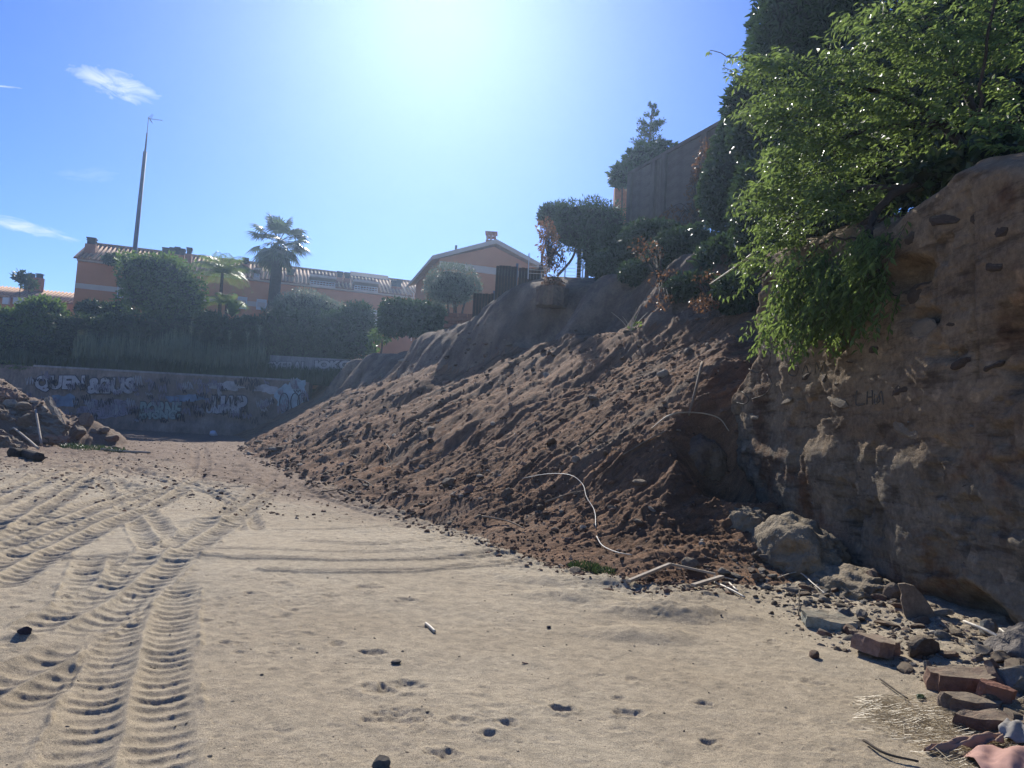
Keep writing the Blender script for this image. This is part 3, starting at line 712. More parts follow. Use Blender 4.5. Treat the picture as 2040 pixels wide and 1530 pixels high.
for k, mt in ((0, M_soot), (1, M_ppaint), (2, M_wpaint)):
    o_ = loc_build(SC[k], 'graffiti_scribbles', mt, low); o_['kind'] = 'stuff'
# low parapet piece on the left of the upper terrace
a, b = at(104, 722, 61.8), at(160, 722, 61.8)
o = MB().box(((a.x + b.x) / 2, 61.8, a.z - .35), (b.x - a.x, .4, 1.5)).build('parapet_block', M_tier); o.data.transform(Matrix.Translation((0, 0, 0)))
tag(o, 'short stained concrete parapet above the left end of the lower graffiti wall', 'parapet')

# ---------------------------------------------------------------- houses
M_orange = simple('orange_render', (.47, .20, .095), .9, .1, .5, .01)
M_cream = simple('cream_render', (.50, .42, .36), .9, .1, .7)
M_tile = simple('roof_tile', (.45, .28, .17), .85, .3, 2.5, 0, .15)
M_tiled = simple('roof_tile_bed', (.24, .13, .085), .9, .3, 1.5)
M_dkcap = simple('dark_chimney_cap', (.05, .05, .055), .7, .2, 3)
M_brick = simple('chimney_brick', (.30, .13, .08), .9, .25, 9, .01)
M_frame = simple('white_frame', (.55, .56, .58), .6, .08)
M_glass = Mat('window_glass', .08, .6).col((.03, .04, .05)).m
M_shut = simple('roller_shutter', (.50, .50, .50), .7, .08)
M_metal = simple('painted_steel', (.10, .12, .16), .6, .15, 2)
def frame(A, B):
    u = Vector((B.x - A.x, B.y - A.y, 0)).normalized(); n = Vector((u.y, -u.x, 0))
    if n.y > 0: n = -n
    return u, n          # along, outward towards the camera
def obox(mb, O, u, n, a0, a1, d0, d1, z0, z1):
    V = [O + u * a + n * d + Vector((0, 0, z)) for z in (z0, z1) for (a, d) in ((a0, d0), (a1, d0), (a1, d1), (a0, d1))]
    mb.add([tuple(v) for v in V], [(0, 3, 2, 1), (4, 5, 6, 7), (0, 1, 5, 4), (1, 2, 6, 5), (2, 3, 7, 6), (3, 0, 4, 7)]); return mb
def ebuild(mb, name, mat, root, smooth=False):
    o = mb.build(name, mat, root, smooth); o.data.transform(Matrix.Translation(-root.location)); return o
HA, HB = at(152, 512, 80), at(852, 592, 0.1)
dB = ray(852, 592); HB = CAM + dB * ((HA.z - 1.6) / dB.z)
hu, hn = frame(HA, HB); HL = (Vector((HB.x, HB.y, 0)) - Vector((HA.x, HA.y, 0))).length
def on_facade(px):
    """distance along the row for a pixel column near the eave"""
    d = ray(px, 545); # intersect vertical facade plane
    t = ((HA - CAM).dot(hn)) / d.dot(hn); P = CAM + d * t; return (P - HA).dot(hu), P
def facade_z(px, py):
    d = ray(px, py); t = ((HA - CAM).dot(hn)) / d.dot(hn); return (CAM + d * t).z
RISE, RUN = 2.7, 5.2
def row_house(px0, px1, label, chims, wins, balcony=None, dz=0, gable=False):
    a0 = on_facade(px0)[0]; a1 = on_facade(px1)[0]
    O = Vector((HA.x, HA.y, 0)); ez = HA.z + dz; gz = Z2 - .5
    c = O + hu * ((a0 + a1) / 2)
    root = empty('row_house', (c.x, c.y, gz), 0, label, 'house', 'orange row houses on the terrace')
    mb = MB(); obox(mb, O, hu, hn, a0, a1 - .003, -9, 0, gz, ez - .35)
    # gable ends up to the ridge
    for a in (a0 + .02, a1 - .25):
        V = [O + hu * aa + hn * dd + Vector((0, 0, z)) for aa in (a, a + .2) for (dd, z) in ((0, ez - .35), (-RUN, ez + RISE - .3), (-9, ez + .7))]
        mb.add([tuple(v) for v in V], [(0, 1, 2), (3, 5, 4), (0, 3, 4, 1), (1, 4, 5, 2)])
    ebuild(mb, 'wall', M_orange, root)
    mb = MB(); obox(mb, O, hu, hn, a0, a1 - .01, .0, .45, ez - .42, ez - .12); ebuild(mb, 'eave_band', M_cream, root)
    mb = MB(); obox(mb, O, hu, hn, a0, a1 - .01, .003, .06, ez - 3.3, ez - 2.75); ebuild(mb, 'string_course', M_cream, root)
    mb = MB(); oh = .55
    V = []
    for aa in (a0 - (.3 if gable else 0), a1 - .004):
        for (dd, z) in ((oh, ez - .12 - .0), (-RUN, ez + RISE), (-RUN, ez + RISE - .22), (oh, ez - .3 + .02)):
            V.append(tuple(O + hu * aa + hn * dd + Vector((0, 0, z))))
    mb.add(V, [(0, 1, 5, 4), (1, 2, 6, 5), (2, 3, 7, 6), (3, 0, 4, 7), (0, 3, 2, 1), (4, 5, 6, 7)])
    roof = ebuild(mb, 'roof', M_tiled, root)
    mb = MB(); s = a0 + .1; holes = []
    if balcony: holes.append((on_facade(balcony[0])[0], on_facade(balcony[1])[0]))
    while s < a1 - .1:
        lo = 0.0
        for (h0, h1) in holes:
            if h0 < s < h1: lo = .5
        P0 = O + hu * s + hn * (oh - (oh + RUN) * lo + .05) + Vector((0, 0, ez - .1 + (RISE + .12) * lo)); P1 = O + hu * s + hn * (-RUN) + Vector((0, 0, ez + RISE + .03))
        mb.tube([tuple(P0), tuple(P0.lerp(P1, .5) + Vector((0, 0, random.uniform(-.02, .02)))), tuple(P1)], .125, .115, 6); s += .43
    ti = ebuild(mb, 'roof_tiles', M_tile, root, True); ti['kind'] = 'stuff'
    mb = MB(); obox(mb, O, hu, hn, a0, a1 - .01, -RUN - .2, -RUN + .2, ez + RISE + .02, ez + RISE + .17); ebuild(mb, 'ridge', M_tile, root)
    for (px, pyt, pyb, w, pots) in chims:
        a = on_facade(px)[0]; k = (CAM - (O + hu * a)).length / 1530; hw = w * k / 2
        zt = facade_z(px, pyt) + .1; zb = ez - .2; zc = zt - .75
        d0 = -1.6 if pots else -1.6
        mb = MB(); obox(mb, O, hu, hn, a - hw, a + hw, d0 - .6, d0 + .5, zb, zc); ch = ebuild(mb, 'chimney', M_brick, root)
        mbc = MB(); n = max(1, pots)
        for j in range(n):
            ca = a + (j - (n - 1) / 2) * (2 * hw / n); pw = min(hw * .8 / n, .42) if n > 1 else hw * .72
            zz = zt + (.12 if j % 2 else 0)
            obox(mbc, O, hu, hn, ca - pw, ca + pw, d0 - .45, d0 + .35, zc + .002, zz - .16)
            obox(mbc, O, hu, hn, ca - pw - .1, ca + pw + .1, d0 - .55, d0 + .45, zz - .14, zz)
            obox(mbc, O, hu, hn, ca - pw - .07, ca + pw + .07, d0 - .52, d0 + .42, zz - .34, zz - .26)
        o = mbc.build('chimney_cap', M_dkcap, ch); o.data.transform(Matrix.Translation(-root.location))
    for (x0, y0, x1, y1, sh) in wins:
        b0, b1 = on_facade(x0)[0], on_facade(x1)[0]; z1 = facade_z((x0 + x1) / 2, y0); z0 = facade_z((x0 + x1) / 2, y1)
        mb = MB(); t = .1
        obox(mb, O, hu, hn, b0, b1, .002, .09, z1 - t, z1); obox(mb, O, hu, hn, b0, b1, .002, .14, z0, z0 + t)
        obox(mb, O, hu, hn, b0, b0 + t, .002, .09, z0 + t, z1 - t); obox(mb, O, hu, hn, b1 - t, b1, .002, .09, z0 + t, z1 - t)
        wf = ebuild(mb, 'window', M_frame, root)
        mb = MB(); obox(mb, O, hu, hn, b0 + t, b1 - t, .002, .04, z0 + t, z1 - t)
        o = mb.build('shutter' if sh else 'pane', M_shut if sh else M_glass, wf); o.data.transform(Matrix.Translation(-root.location))
    if balcony:
        b0, b1 = on_facade(balcony[0])[0], on_facade(balcony[1])[0]
        mb = MB(); obox(mb, O, hu, hn, b0, b1, -1.7, -1.5, ez - .9, ez + .95); obox(mb, O, hu, hn, b0 - .02, b1 + .02, -1.5, .62, ez + .75, ez + 1.0)
        obox(mb, O, hu, hn, b0 + .02, b1 - .02, -1.48, .58, ez - .4, ez - .1)
        ebuild(mb, 'dormer_box', M_cream, root)
        mb = MB(); obox(mb, O, hu, hn, b0 + .1, b1 - .1, .45, .5, ez + .3, ez + .36); obox(mb, O, hu, hn, b0 + .1, b1 - .1, .45, .5, ez + .05, ez + .1)
        for aa in np.linspace(b0 + .1, b1 - .1, 9): obox(mb, O, hu, hn, aa - .02, aa + .02, .46, .49, ez - .1, ez + .3)
        ebuild(mb, 'railing', M_frame, root)
        mb = MB(); obox(mb, O, hu, hn, b0 + .2, b1 - .2, -1.49, -1.45, ez - .05, ez + .7); ebuild(mb, 'dormer_window', M_glass, root)
    return root
row_house(152, 352, 'orange end house with a tall chimney on its left gable, behind the square bush', [(169, 468, 505, 17, 1), (323, 489, 512, 15, 1), (346, 490, 515, 26, 3)], [(237, 562, 250, 594, 0)], None, gable=True)
row_house(352, 520, 'row house behind the feather palm with a short chimney on its ridge', [(370, 489, 515, 10, 1), (486, 510, 540, 12, 1)], [(478, 592, 497, 616, 1), (516, 597, 536, 618, 1)], (505, 519))
row_house(520, 706, 'row house with double dark chimney stacks right of the fan palm', [(579, 533, 560, 18, 1), (679, 538, 575, 12, 1), (694, 540, 575, 12, 1)], [], (618, 670))
row_house(706, 852, 'rightmost row house with a solar panel on its ridge, left of the gabled house', [(795, 557, 588, 20, 2)], [(737, 618, 762, 650, 1)], (706, 755))
# solar panel on the last roof
a0, a1 = on_facade(706)[0], on_facade(786)[0]; O = Vector((HA.x, HA.y, 0))
mb = MB(); V = [tuple(O + hu * a + hn * d + Vector((0, 0, z))) for a in (a0, a1) for (d, z) in ((-4.3, HA.z + 2.45), (-5.5, HA.z + 3.2), (-5.5, HA.z + 3.1), (-4.3, HA.z + 2.35))]
mb.add(V, [(0, 1, 5, 4), (1, 2, 6, 5), (2, 3, 7, 6), (3, 0, 4, 7), (0, 3, 2, 1), (4, 5, 6, 7)])
o = mb.build('solar_panel', simple('solar_cell', (.03, .045, .09), .7, .1, 3, 0, .1)); tag(o, 'dark blue solar panel strip on the ridge of the rightmost row house', 'solar panel')

# low roofed house at the far left
LA = at(-60, 586, 96); LB = at(150, 606, 99)
lu, ln_ = frame(LA, LB); LO = Vector((LA.x, LA.y, 0)); LLn = (Vector((LB.x, LB.y, 0)) - LO).length
lh = empty('low_house', (LA.x + 8, LA.y, Z2), 0, 'low house with a long tiled roof at the far left edge behind the trees', 'house')
mb = MB(); obox(mb, LO, lu, ln_, 0, LLn, -9, 0, Z2 - .5, LA.z - .1); ebuild(mb, 'wall', M_orange, lh)
mb = MB(); V = [tuple(LO + lu * a + ln_ * d + Vector((0, 0, z))) for a in (-.3, LLn) for (d, z) in ((.6, LA.z), (-5, LA.z + 2.1), (-5, LA.z + 1.9), (.6, LA.z - .2))]
mb.add(V, [(0, 1, 5, 4), (1, 2, 6, 5), (2, 3, 7, 6), (3, 0, 4, 7), (0, 3, 2, 1), (4, 5, 6, 7)]); ebuild(mb, 'roof', M_tiled, lh)
mb = MB()
for s in np.arange(0, LLn - .1, .45):
    mb.tube([tuple(LO + lu * s + ln_ * .62 + Vector((0, 0, LA.z + .03))), tuple(LO + lu * s - ln_ * 5 + Vector((0, 0, LA.z + 2.13)))], .13, .12, 6)
o = ebuild(mb, 'roof_tiles', M_tile, lh, True); o['kind'] = 'stuff'
for px, n in ((62, 2), (78, 1)):
    p = at(px, 563, 101); mb = MB(); mb.box((p.x, p.y, p.z - .3), (1.3 if n == 2 else .9, .8, 1.8)); ch = ebuild(mb, 'chimney', M_brick, lh)
    mb = MB(); mb.box((p.x, p.y, p.z + .85), (.6, .6, .45)); mb.box((p.x, p.y, p.z + 1.12), (.8, .8, .08)); o = mb.build('chimney_cap', M_dkcap, ch); o.data.transform(Matrix.Translation(-lh.location))
mb = MB()
for x0, x1 in ((5, 16), (26, 44)):
    a, b = at(x0, 592, 95.7), at(x1, 606, 95.7); mb.box(((a.x + b.x) / 2, 95.9, (a.z + b.z) / 2), (b.x - a.x, .3, a.z - b.z))
ebuild(mb, 'window', M_frame, lh)

# gabled house right of the row
gA, gB = at(876, 515, 60), at(1082, 541, 0.1); dd_ = ray(1082, 541); gB = CAM + dd_ * ((gA.z - 1.6) / dd_.z)
gu, gn = frame(gA, gB); GO = Vector((gA.x, gA.y, 0)); GLn = (Vector((gB.x, gB.y, 0)) - GO).length
gr = empty('gabled_house', (gA.x + 4, gA.y + 2, Z2), 0, 'orange gabled house with a white barge line and lattice chimney, right of the row', 'house')
dpk = ray(985, 489); tpk = ((GO - CAM).dot(gn)) / dpk.dot(gn); PK = CAM + dpk * tpk; pa = (PK - GO).dot(gu)
ez = gA.z
mb = MB()
fr = [(0, Z2 - .5), (GLn, Z2 - .5), (GLn, ez), (pa, PK.z - .1), (0, ez)]
V = [tuple(GO + gu * a + gn * d + Vector((0, 0, z))) for d in (0, -11) for (a, z) in fr]
mb.add(V, [(0, 1, 2, 3, 4), (9, 8, 7, 6, 5)] + [(i, (i + 1) % 5 + 0, (i + 1) % 5 + 5, i + 5) for i in range(5)]); ebuild(mb, 'wall', M_orange, gr)
for nm, a_s, z_s, a_e, z_e in (('left_roof', -.75, ez - .25, pa, PK.z + .12), ('right_roof', pa, PK.z + .12, GLn + .4, ez - .06)):
    mb = MB(); V = [tuple(GO + gu * a + gn * d + Vector((0, 0, z + t))) for d in (.5, -11.3) for (a, z) in ((a_s, z_s), (a_e, z_e)) for t in (0, .2)]
    mb.add(V, [(0, 2, 3, 1), (4, 5, 7, 6), (0, 1, 5, 4), (2, 6, 7, 3), (1, 3, 7, 5), (0, 4, 6, 2)]); ebuild(mb, 'roof', M_tile, gr)
    mb = MB(); V = [tuple(GO + gu * a + gn * d + Vector((0, 0, z + t))) for d in (.53, .6) for (a, z) in ((a_s, z_s), (a_e, z_e)) for t in (-.08, .26)]
    mb.add(V, [(0, 2, 3, 1), (4, 5, 7, 6), (0, 1, 5, 4), (2, 6, 7, 3), (1, 3, 7, 5), (0, 4, 6, 2)]); ebuild(mb, 'barge_board', M_cream, gr)
za = at(960, 528, gA.y).z
mb = MB(); obox(mb, GO, gu, gn, 0.0, GLn, .003, .08, ez - .75, ez - .2); ebuild(mb, 'string_course', M_cream, gr)
# lattice chimney and flue
cp = GO + gu * (pa - .05) - gn * 1.0; mb = MB(); zt = PK.z + .9
mb.box((cp.x, cp.y, zt - .75), (.85, .8, .9)); 
for sx in (-1, 0, 1):
    for sy in (-1, 1): mb.box((cp.x + sx * .32, cp.y + sy * .3, zt), (.12, .12, .62))
mb.box((cp.x, cp.y, zt), (.8, .7, .06)); mb.box((cp.x, cp.y, zt + .34), (1.0, .95, .12)); ebuild(mb, 'chimney', M_brick, gr)
fp = at(908, 502, gA.y + 2); mb = MB(); mb.tube([(fp.x, fp.y, fp.z - .8), (fp.x, fp.y, fp.z + .55)], .1, k=8); ebuild(mb, 'flue_pipe', M_metal, gr)
mb = MB(); gp = [GO + gu * -.8 - gn * 11.3 + Vector((0, 0, ez - .28)), GO + gu * -.8 + gn * .5 + Vector((0, 0, ez - .28))]
mb.tube([tuple(p) for p in gp], .09, k=6); mb.tube([tuple(gp[0]), tuple(gp[0] + gu * .7 - Vector((0, 0, .5))), tuple(gp[0] + gu * .75 - Vector((0, 0, 5)))], .06, k=6); ebuild(mb, 'gutter', M_frame, gr)

# ---------------------------------------------------------------- tall antenna mast
b0 = at(262, 560, 73); mx = b0.x
mast = empty('antenna_mast', (mx, 73, Z2), 0, 'tall dark tapering mast with a small roof aerial at its tip, behind the square bush', 'mast')
z1_ = at(287, 302, 73).z; z2_ = at(290, 265, 73).z; z3_ = at(296, 236, 73).z; tx = at(296, 236, 73).x
X_ = lambda z: mx + (tx - mx) * max(0, (z - b0.z)) / (z3_ - b0.z)
mb = MB(); mb.tube([(mx, 73, Z2), (mx, 73, b0.z), (X_(z1_), 73, z1_)], .27, .17, 10); ebuild(mb, 'lower_pole', M_metal, mast, True)
mb = MB(); mb.tube([(X_(z1_), 73, z1_), (X_(z2_), 73, z2_)], .09, .07, 8); mb.tube([(X_(z2_), 73, z2_), (tx, 73, z3_ + .2)], .035, .03, 6); ebuild(mb, 'upper_pole', M_metal, mast, True)
mb = MB(); e_ = at(324, 240, 73); mb.tube([(tx - .1, 73, z3_), (e_.x, 73, e_.z)], .022, k=5)
for t in np.linspace(.15, .98, 9):
    q = Vector((tx, 73, z3_)).lerp(e_, t); mb.tube([(q.x, 72.86, q.z - .12), (q.x, 73.14, q.z + .12)], .014, k=4)
for s in (-1, 1): 
    for w in (-.15, 0, .15): mb.tube([(tx + .1, 73 + w, z3_), (tx + .38, 73 + w, z3_ + s * .42)], .016, k=4)
ebuild(mb, 'aerial', M_metal, mast)

# ---------------------------------------------------------------- vegetation on the far terrace
bush('square_bush', 'tall square clipped bush with sunlit top in front of the orange end house', 'bush', [pb(318, 572, 68, 64, 58, 2.2, True), pb(300, 545, 68, 50, 32, 2, True), pb(360, 600, 68, 40, 45, 2, True)], 9000, .38, M_lbright, base=Z2, gap=.15)
bush('long_hedge', 'long dark clipped hedge above the left part of the graffiti wall', 'hedge', [pb(170, 672, 65, 66, 42, 1.4, True), pb(290, 674, 65, 70, 42, 1.5, True), pb(400, 672, 65, 66, 42, 1.5, True), pb(490, 676, 65, 52, 42, 1.5, True)], 12000, .30, M_lhedge, base=Z1)
bush('cypress_hedge', 'dark feathery cypress hedge right of the reeds', 'hedge', [pb(580, 672, 64.5, 56, 46, 1.4, True), pb(560, 700, 64.2, 48, 26, 1.2, True), pb(620, 690, 64.5, 40, 34, 1.3, True)], 9000, .40, M_lcyp, base=Z2 - .2, up=.5, asp=.3)
bush('slanting_cypress', 'dark cypress with a slanting sunlit left edge above the upper graffiti wall', 'tree', [pb(690, 668, 63.8, 50, 44, 1.2, True), pb(714, 640, 64.2, 26, 32, 1.1, True), pb(655, 692, 63.8, 30, 24, 1.2)], 7000, .45, M_lcyp, base=Z2 - .2, up=.3, asp=.25)
bush('round_shrub', 'round pale wispy shrub under the fan palm', 'shrub', [pb(605, 610, 68, 56, 30, 2), pb(640, 620, 68, 50, 26, 2), pb(575, 622, 68, 34, 24, 2)], 9000, .32, M_lolive, base=Z2, up=.7, asp=.18, gap=.1)
bush('terrace_hedge', 'dark clipped hedge between the slanting cypress and the olive tree', 'hedge', [pb(810, 632, 50, 52, 30, 1.2, True), pb(850, 636, 49, 36, 30, 1.2, True), pb(780, 640, 52, 24, 26, 1.1, True)], 7000, .30, M_lhedge, base=at(800, 664, 50).z)
b = at(905, 620, 47)
bush('olive_tree', 'round grey green olive tree in front of the gabled house', 'tree', [pb(902, 562, 47, 52, 36, 1.5), pb(880, 575, 47, 36, 28, 1.3), pb(925, 575, 47, 34, 26, 1.3), pb(895, 590, 47, 40, 20, 1.3)], 9000, .22, M_lolive, base=b.z - .6, up=.6, asp=.2, gap=.2, corek=.62, trunk=[([(b.x, 47, b.z - .8), (b.x + .05, 47, b.z), (at(903, 585, 47).x, 47, at(903, 585, 47).z)], .16, .09), ([(b.x - .3, 47, b.z - .8), (b.x - .35, 47, b.z), (b.x - .6, 47, b.z + 1)], .08, .05), ([(b.x + .5, 47, b.z - .8), (b.x + .5, 47, b.z), (b.x + .7, 47, b.z + 1)], .08, .05)])
bush('left_tree', 'leafy tree with broad pale leaves at the left edge above the graffiti wall', 'tree', [pb(85, 625, 66, 42, 30, 2), pb(30, 650, 66, 55, 36, 2), pb(100, 655, 66, 34, 30, 2), pb(40, 690, 65, 90, 34, 2)], 9000, .42, M_lbright, base=Z1, gap=.45)
bush('left_hedge', 'dark hedge mass below the leafy tree at the left edge', 'hedge', [pb(60, 700, 64, 80, 26, 1.4, True), pb(-40, 690, 64, 60, 40, 1.4, True)], 4500, .35, M_lhedge, base=Z1)
bush('thin_tree', 'thin sprig of dark leaves rising above the low roof at the far left', 'tree', [pb(42, 550, 93, 12, 9, .8), pb(58, 566, 93, 12, 8, .8)], 300, .55, M_lhedge, base=Z2, corek=0, asp=.6)
bush('door_bushes', 'low bushes at the foot of the orange end house wall', 'bush', [pb(190, 618, 72, 34, 16, 1.5), pb(235, 625, 71, 26, 22, 1.5)], 2500, .4, M_lhedge, base=Z2)
bush('roof_planter', 'dark climbing plant under the eave notch of the orange end house', 'plant', [pb(228, 517, 79.0, 24, 9, .6)], 500, .4, M_lhedge, stems=False, base=at(228, 525, 79).z)
bush('garden_bushes', 'dark garden bushes between the square bush and the fan palm', 'bush', [pb(415, 646, 67, 34, 22, 1.5), pb(500, 652, 67, 40, 18, 1.5), pb(240, 646, 67, 30, 18, 1.5)], 4500, .4, M_lhedge, base=Z2)
bush('house_gap_plants', 'thin climbing plants on the pillar right of the slanting cypress', 'plant', [pb(742, 690, 60, 8, 30, .4), pb(760, 668, 57, 18, 14, .6)], 500, .35, M_lbright, base=at(742, 720, 60).z, corek=0)
# fan palm
def fan_palm():
    gen = np.random.default_rng(3); Yp = 74; c = at(556, 482, Yp); bx = at(541, 640, Yp)
    root = empty('fan_palm', (bx.x, Yp, Z2), 0, 'fan palm with a thick trunk and round crown standing above the row houses', 'palm'); off = Vector(root.location)
    mb = MB(); mb.tube(cat_rom([(bx.x, Yp, Z2), ((bx.x * .6 + c.x * .4), Yp, (Z2 + c.z) / 2), (c.x, Yp, c.z - .6)], 6), .62, .50, 12); ebuild(mb, 'trunk', M_barkd, root, True)
    for i in range(52):
        az = gen.uniform(0, 2 * math.pi); el = gen.uniform(-.75, 1.35) if i > 8 else gen.uniform(-1.2, -.7)
        d = Vector((math.cos(az) * math.cos(el), math.sin(az) * math.cos(el), math.sin(el)))
        pl = gen.uniform(1.4, 2.1); p0 = Vector((c.x, Yp, c.z)); p1 = p0 + d * pl + Vector((0, 0, -.12))
        mb = MB(); mb.tube([tuple(p0), tuple(p0.lerp(p1, .5) + Vector((0, 0, .06))), tuple(p1)], .035, .025, 4, False)
        side = d.cross(Vector((0, 0, 1))).normalized(); 
        if side.length < .1: side = Vector((1, 0, 0))
        upv = side.cross(d).normalized(); nb = 17
        for j in range(nb):
            a = (j / (nb - 1) - .5) * 3.6
            bd = (d * math.cos(a) + side * math.sin(a)).normalized(); L = (1.6 - .25 * abs(a) / 1.8) * gen.uniform(.85, 1.05)
            q1 = p1 + bd * L * .55 + upv * .05; q2 = p1 + bd * L + Vector((0, 0, -.28 - .15 * gen.random()))
            w = bd.cross(upv).normalized() * .085
            mb.add([tuple(p1), tuple(q1 + w), tuple(q2), tuple(q1 - w)], [(0, 1, 2, 3)])
        ebuild(mb, 'frond', M_lpalm if i > 8 else M_lpalm, root)
fan_palm()
def feather_palm(name, label, px, py, Yp, pyb, n, L, mat, seed):
    gen = np.random.default_rng(seed); c = at(px, py, Yp)
    root = empty(name, (c.x, Yp, Z2), 0, label, 'palm')
    mb = MB(); mb.tube(cat_rom([(c.x, Yp, Z2), (c.x + .05, Yp, (Z2 + c.z) / 2), (c.x, Yp, c.z)], 4), .2, .13, 8); ebuild(mb, 'trunk', M_bark, root, True)
    for i in range(n):
        az = i * 2.4 + gen.uniform(-.2, .2); el = gen.uniform(.5, 1.4)
        h = Vector((math.cos(az), math.sin(az), 0)); P = []
        for t in np.linspace(0, 1, 9):
            P.append(Vector((c.x, Yp, c.z)) + h * (L * t * math.cos(el * (1 - .3 * t))) + Vector((0, 0, L * (math.sin(el) * t - (.62 + .35 * (1.3 - el)) * t * t))))
        mb = MB(); mb.tube([tuple(p) for p in P], .03, .012, 4, False)
        s = h.cross(Vector((0, 0, 1)))
        for j in range(1, 9):
            for f in (0, .33, .66):
                if j == 8 and f: continue
                p = P[j - 1].lerp(P[j], f + .3 if j < 8 else 1)
                T = (P[j] - P[j - 1]).normalized()
                for sg in (-1, 1):
                    ll = L * .26 * math.sin(math.pi * min(.97, (j + f) / 9 + .08)) + .12
                    e = p + (s * sg * .8 + T * .45).normalized() * ll + Vector((0, 0, -ll * .5)); w = T * .035
                    mdl = p.lerp(e, .5) + Vector((0, 0, ll * .1))
                    mb.add([tuple(p), tuple(mdl + w), tuple(e), tuple(mdl - w)], [(0, 1, 2, 3)])
        ebuild(mb, 'frond', mat, root)
feather_palm('feather_palm', 'sunlit feather palm with arching fronds between the square bush and the fan palm', 443, 545, 70, 620, 26, 4.0, M_lqueen, 4)
feather_palm('small_palm', 'smaller pale feather palm in the gap right of the square bush, low on the terrace', 452, 605, 69, 650, 13, 2.4, M_lqueen, 6)
def big_leaf_plant():
    gen = np.random.default_rng(9); c = at(462, 632, 66.8); root = empty('banana_plant', tuple(c), 0, 'clump of glossy broad banana leaves below the feather palm', 'plant')
    for i in range(14):
        az = gen.uniform(0, 6.3); el = gen.uniform(.3, 1.3); d = Vector((math.cos(az) * math.cos(el), math.sin(az) * math.cos(el), math.sin(el))); s = d.cross(Vector((0, 0, 1))).normalized()
        L = gen.uniform(1.3, 2.2); mb = MB(); Vv = []
        for t in np.linspace(0, 1, 7):
            p = d * L * t + Vector((0, 0, -.5 * t * t * L * .6)); w = .28 * math.sin(math.pi * min(.98, t * .9 + .05))
            Vv += [tuple(p - s * w + Vector((0, 0, .06))), tuple(p), tuple(p + s * w + Vector((0, 0, .06)))]
        mb.add(Vv, [(3 * k + q, 3 * k + q + 1, 3 * k + q + 4, 3 * k + q + 3) for k in range(6) for q in (0, 1)])
        mb.build('leaf', M_lbright, root)
big_leaf_plant()
# reeds and weeds
def blades(name, label, cat, area, n, h0, h1, mat, kind='stuff', seed=5, w=.03, lean=.25, zfun=None):
    gen = np.random.default_rng(seed); x0, x1, y0, y1 = area
    x = gen.uniform(x0, x1, n); y = gen.uniform(y0, y1, n); z = zfun(x, y)
    h = gen.uniform(h0, h1, n) * (1 + .4 * fbm(x * .4, y * .4, 2, 301))
    a = gen.uniform(0, 6.28, n); l = gen.uniform(.2, 1, n) * lean * h
    P = np.stack([x, y, z], 1); D = np.stack([np.cos(a) * l, np.sin(a) * l, h], 1); m1 = P + D * .5 - np.stack([np.cos(a) * l, np.sin(a) * l, h * 0], 1) * .15
    b = gen.uniform(0, 6.28, n); S = np.stack([np.cos(b), np.sin(b), b * 0], 1) * w
    V = np.stack([P - S * .7, P + S * .7, m1 + S, m1 - S, P + D], 1).reshape(-1, 3)
    i = np.arange(n)[:, None] * 5; F = np.concatenate([i + np.array([[0, 1, 2, 3]]), i + np.array([[3, 2, 4, 4]])])
    # triangles as separate object faces
    F4 = (i + np.array([[0, 1, 2, 3]])); F3 = (i + np.array([[3, 2, 4]]))
    me = bpy.data.meshes.new(name); me.from_pydata(V.tolist(), [], F4.tolist() + F3.tolist()); me.materials.append(mat)
    o = bpy.data.objects.new(name, me); COL.objects.link(o); return tag(o, label, cat, None, kind)
blades('terrace_weeds', None, None, (XL, -13.5, 60.2, 62.6), 14000, .4, 1.5, M_lhedge, w=.05, zfun=lambda x, y: x * 0 + Z1 - .1)
blades('tall_reeds', None, None, (at(150, 700, 61.5).x, at(530, 700, 61.5).x, 60.8, 62.8), 3500, 1.6, 3.6, M_reed, seed=8, w=.03, lean=.12, zfun=lambda x, y: x * 0 + Z1 - .1)
def reed(px, pyt, pyb, Y, label, plume):
    b = at(px, pyb, Y); t = at(px + 4, pyt, Y); root = empty('reed', tuple(b), 0, label, 'reed', 'tall reeds standing above the graffiti wall'); mb = MB()
    mb.tube([(0, 0, 0), ((t.x - b.x) * .4, 0, (t.z - b.z) * .5), (t.x - b.x, 0, t.z - b.z)], .03, .012, 5); mb.build('stalk', M_reed, root)
    mb = MB(); gen = np.random.default_rng(int(px))
    for k in range(26 if plume else 18):
        f = gen.uniform(.78, 1) if plume else gen.uniform(.3, 1); p = Vector(((t.x - b.x) * f, 0, (t.z - b.z) * f)); a = gen.uniform(0, 6.28); L = gen.uniform(.15, .35) if plume else gen.uniform(.35, .7)
        d = Vector((math.cos(a), math.sin(a) * .6, .9 if plume else .25)) * L; s = Vector((.03, .02, 0)); 
        mb.add([tuple(p), tuple(p + d * .5 + s), tuple(p + d - Vector((0, 0, .1))), tuple(p + d * .5 - s)], [(0, 1, 2, 3)])
    mb.build('plume' if plume else 'leaves', M_reed, root)
for a in [(168, 658, 745, 'reed left of all the others above the graffiti wall', 0), (260, 652, 740, 'tall pale reed standing alone in front of the long hedge', 0), (378, 642, 745, 'reed with a tall thin plume, left of the leafy pair', 1), (394, 662, 745, 'short leafy reed beside the tall plumed one', 0), (454, 660, 745, 'reed with a pinkish plume right of the leafy pair', 1), (490, 664, 748, 'reed with a small plume left of the bright leafy reed', 1), (498, 680, 748, 'bright leafy reed at the left end of the cypress hedge', 0), (513, 650, 748, 'tallest plumed reed close to the cypress hedge', 1)]:
    reed(a[0], a[1], a[2], 60.6, a[3], a[4])
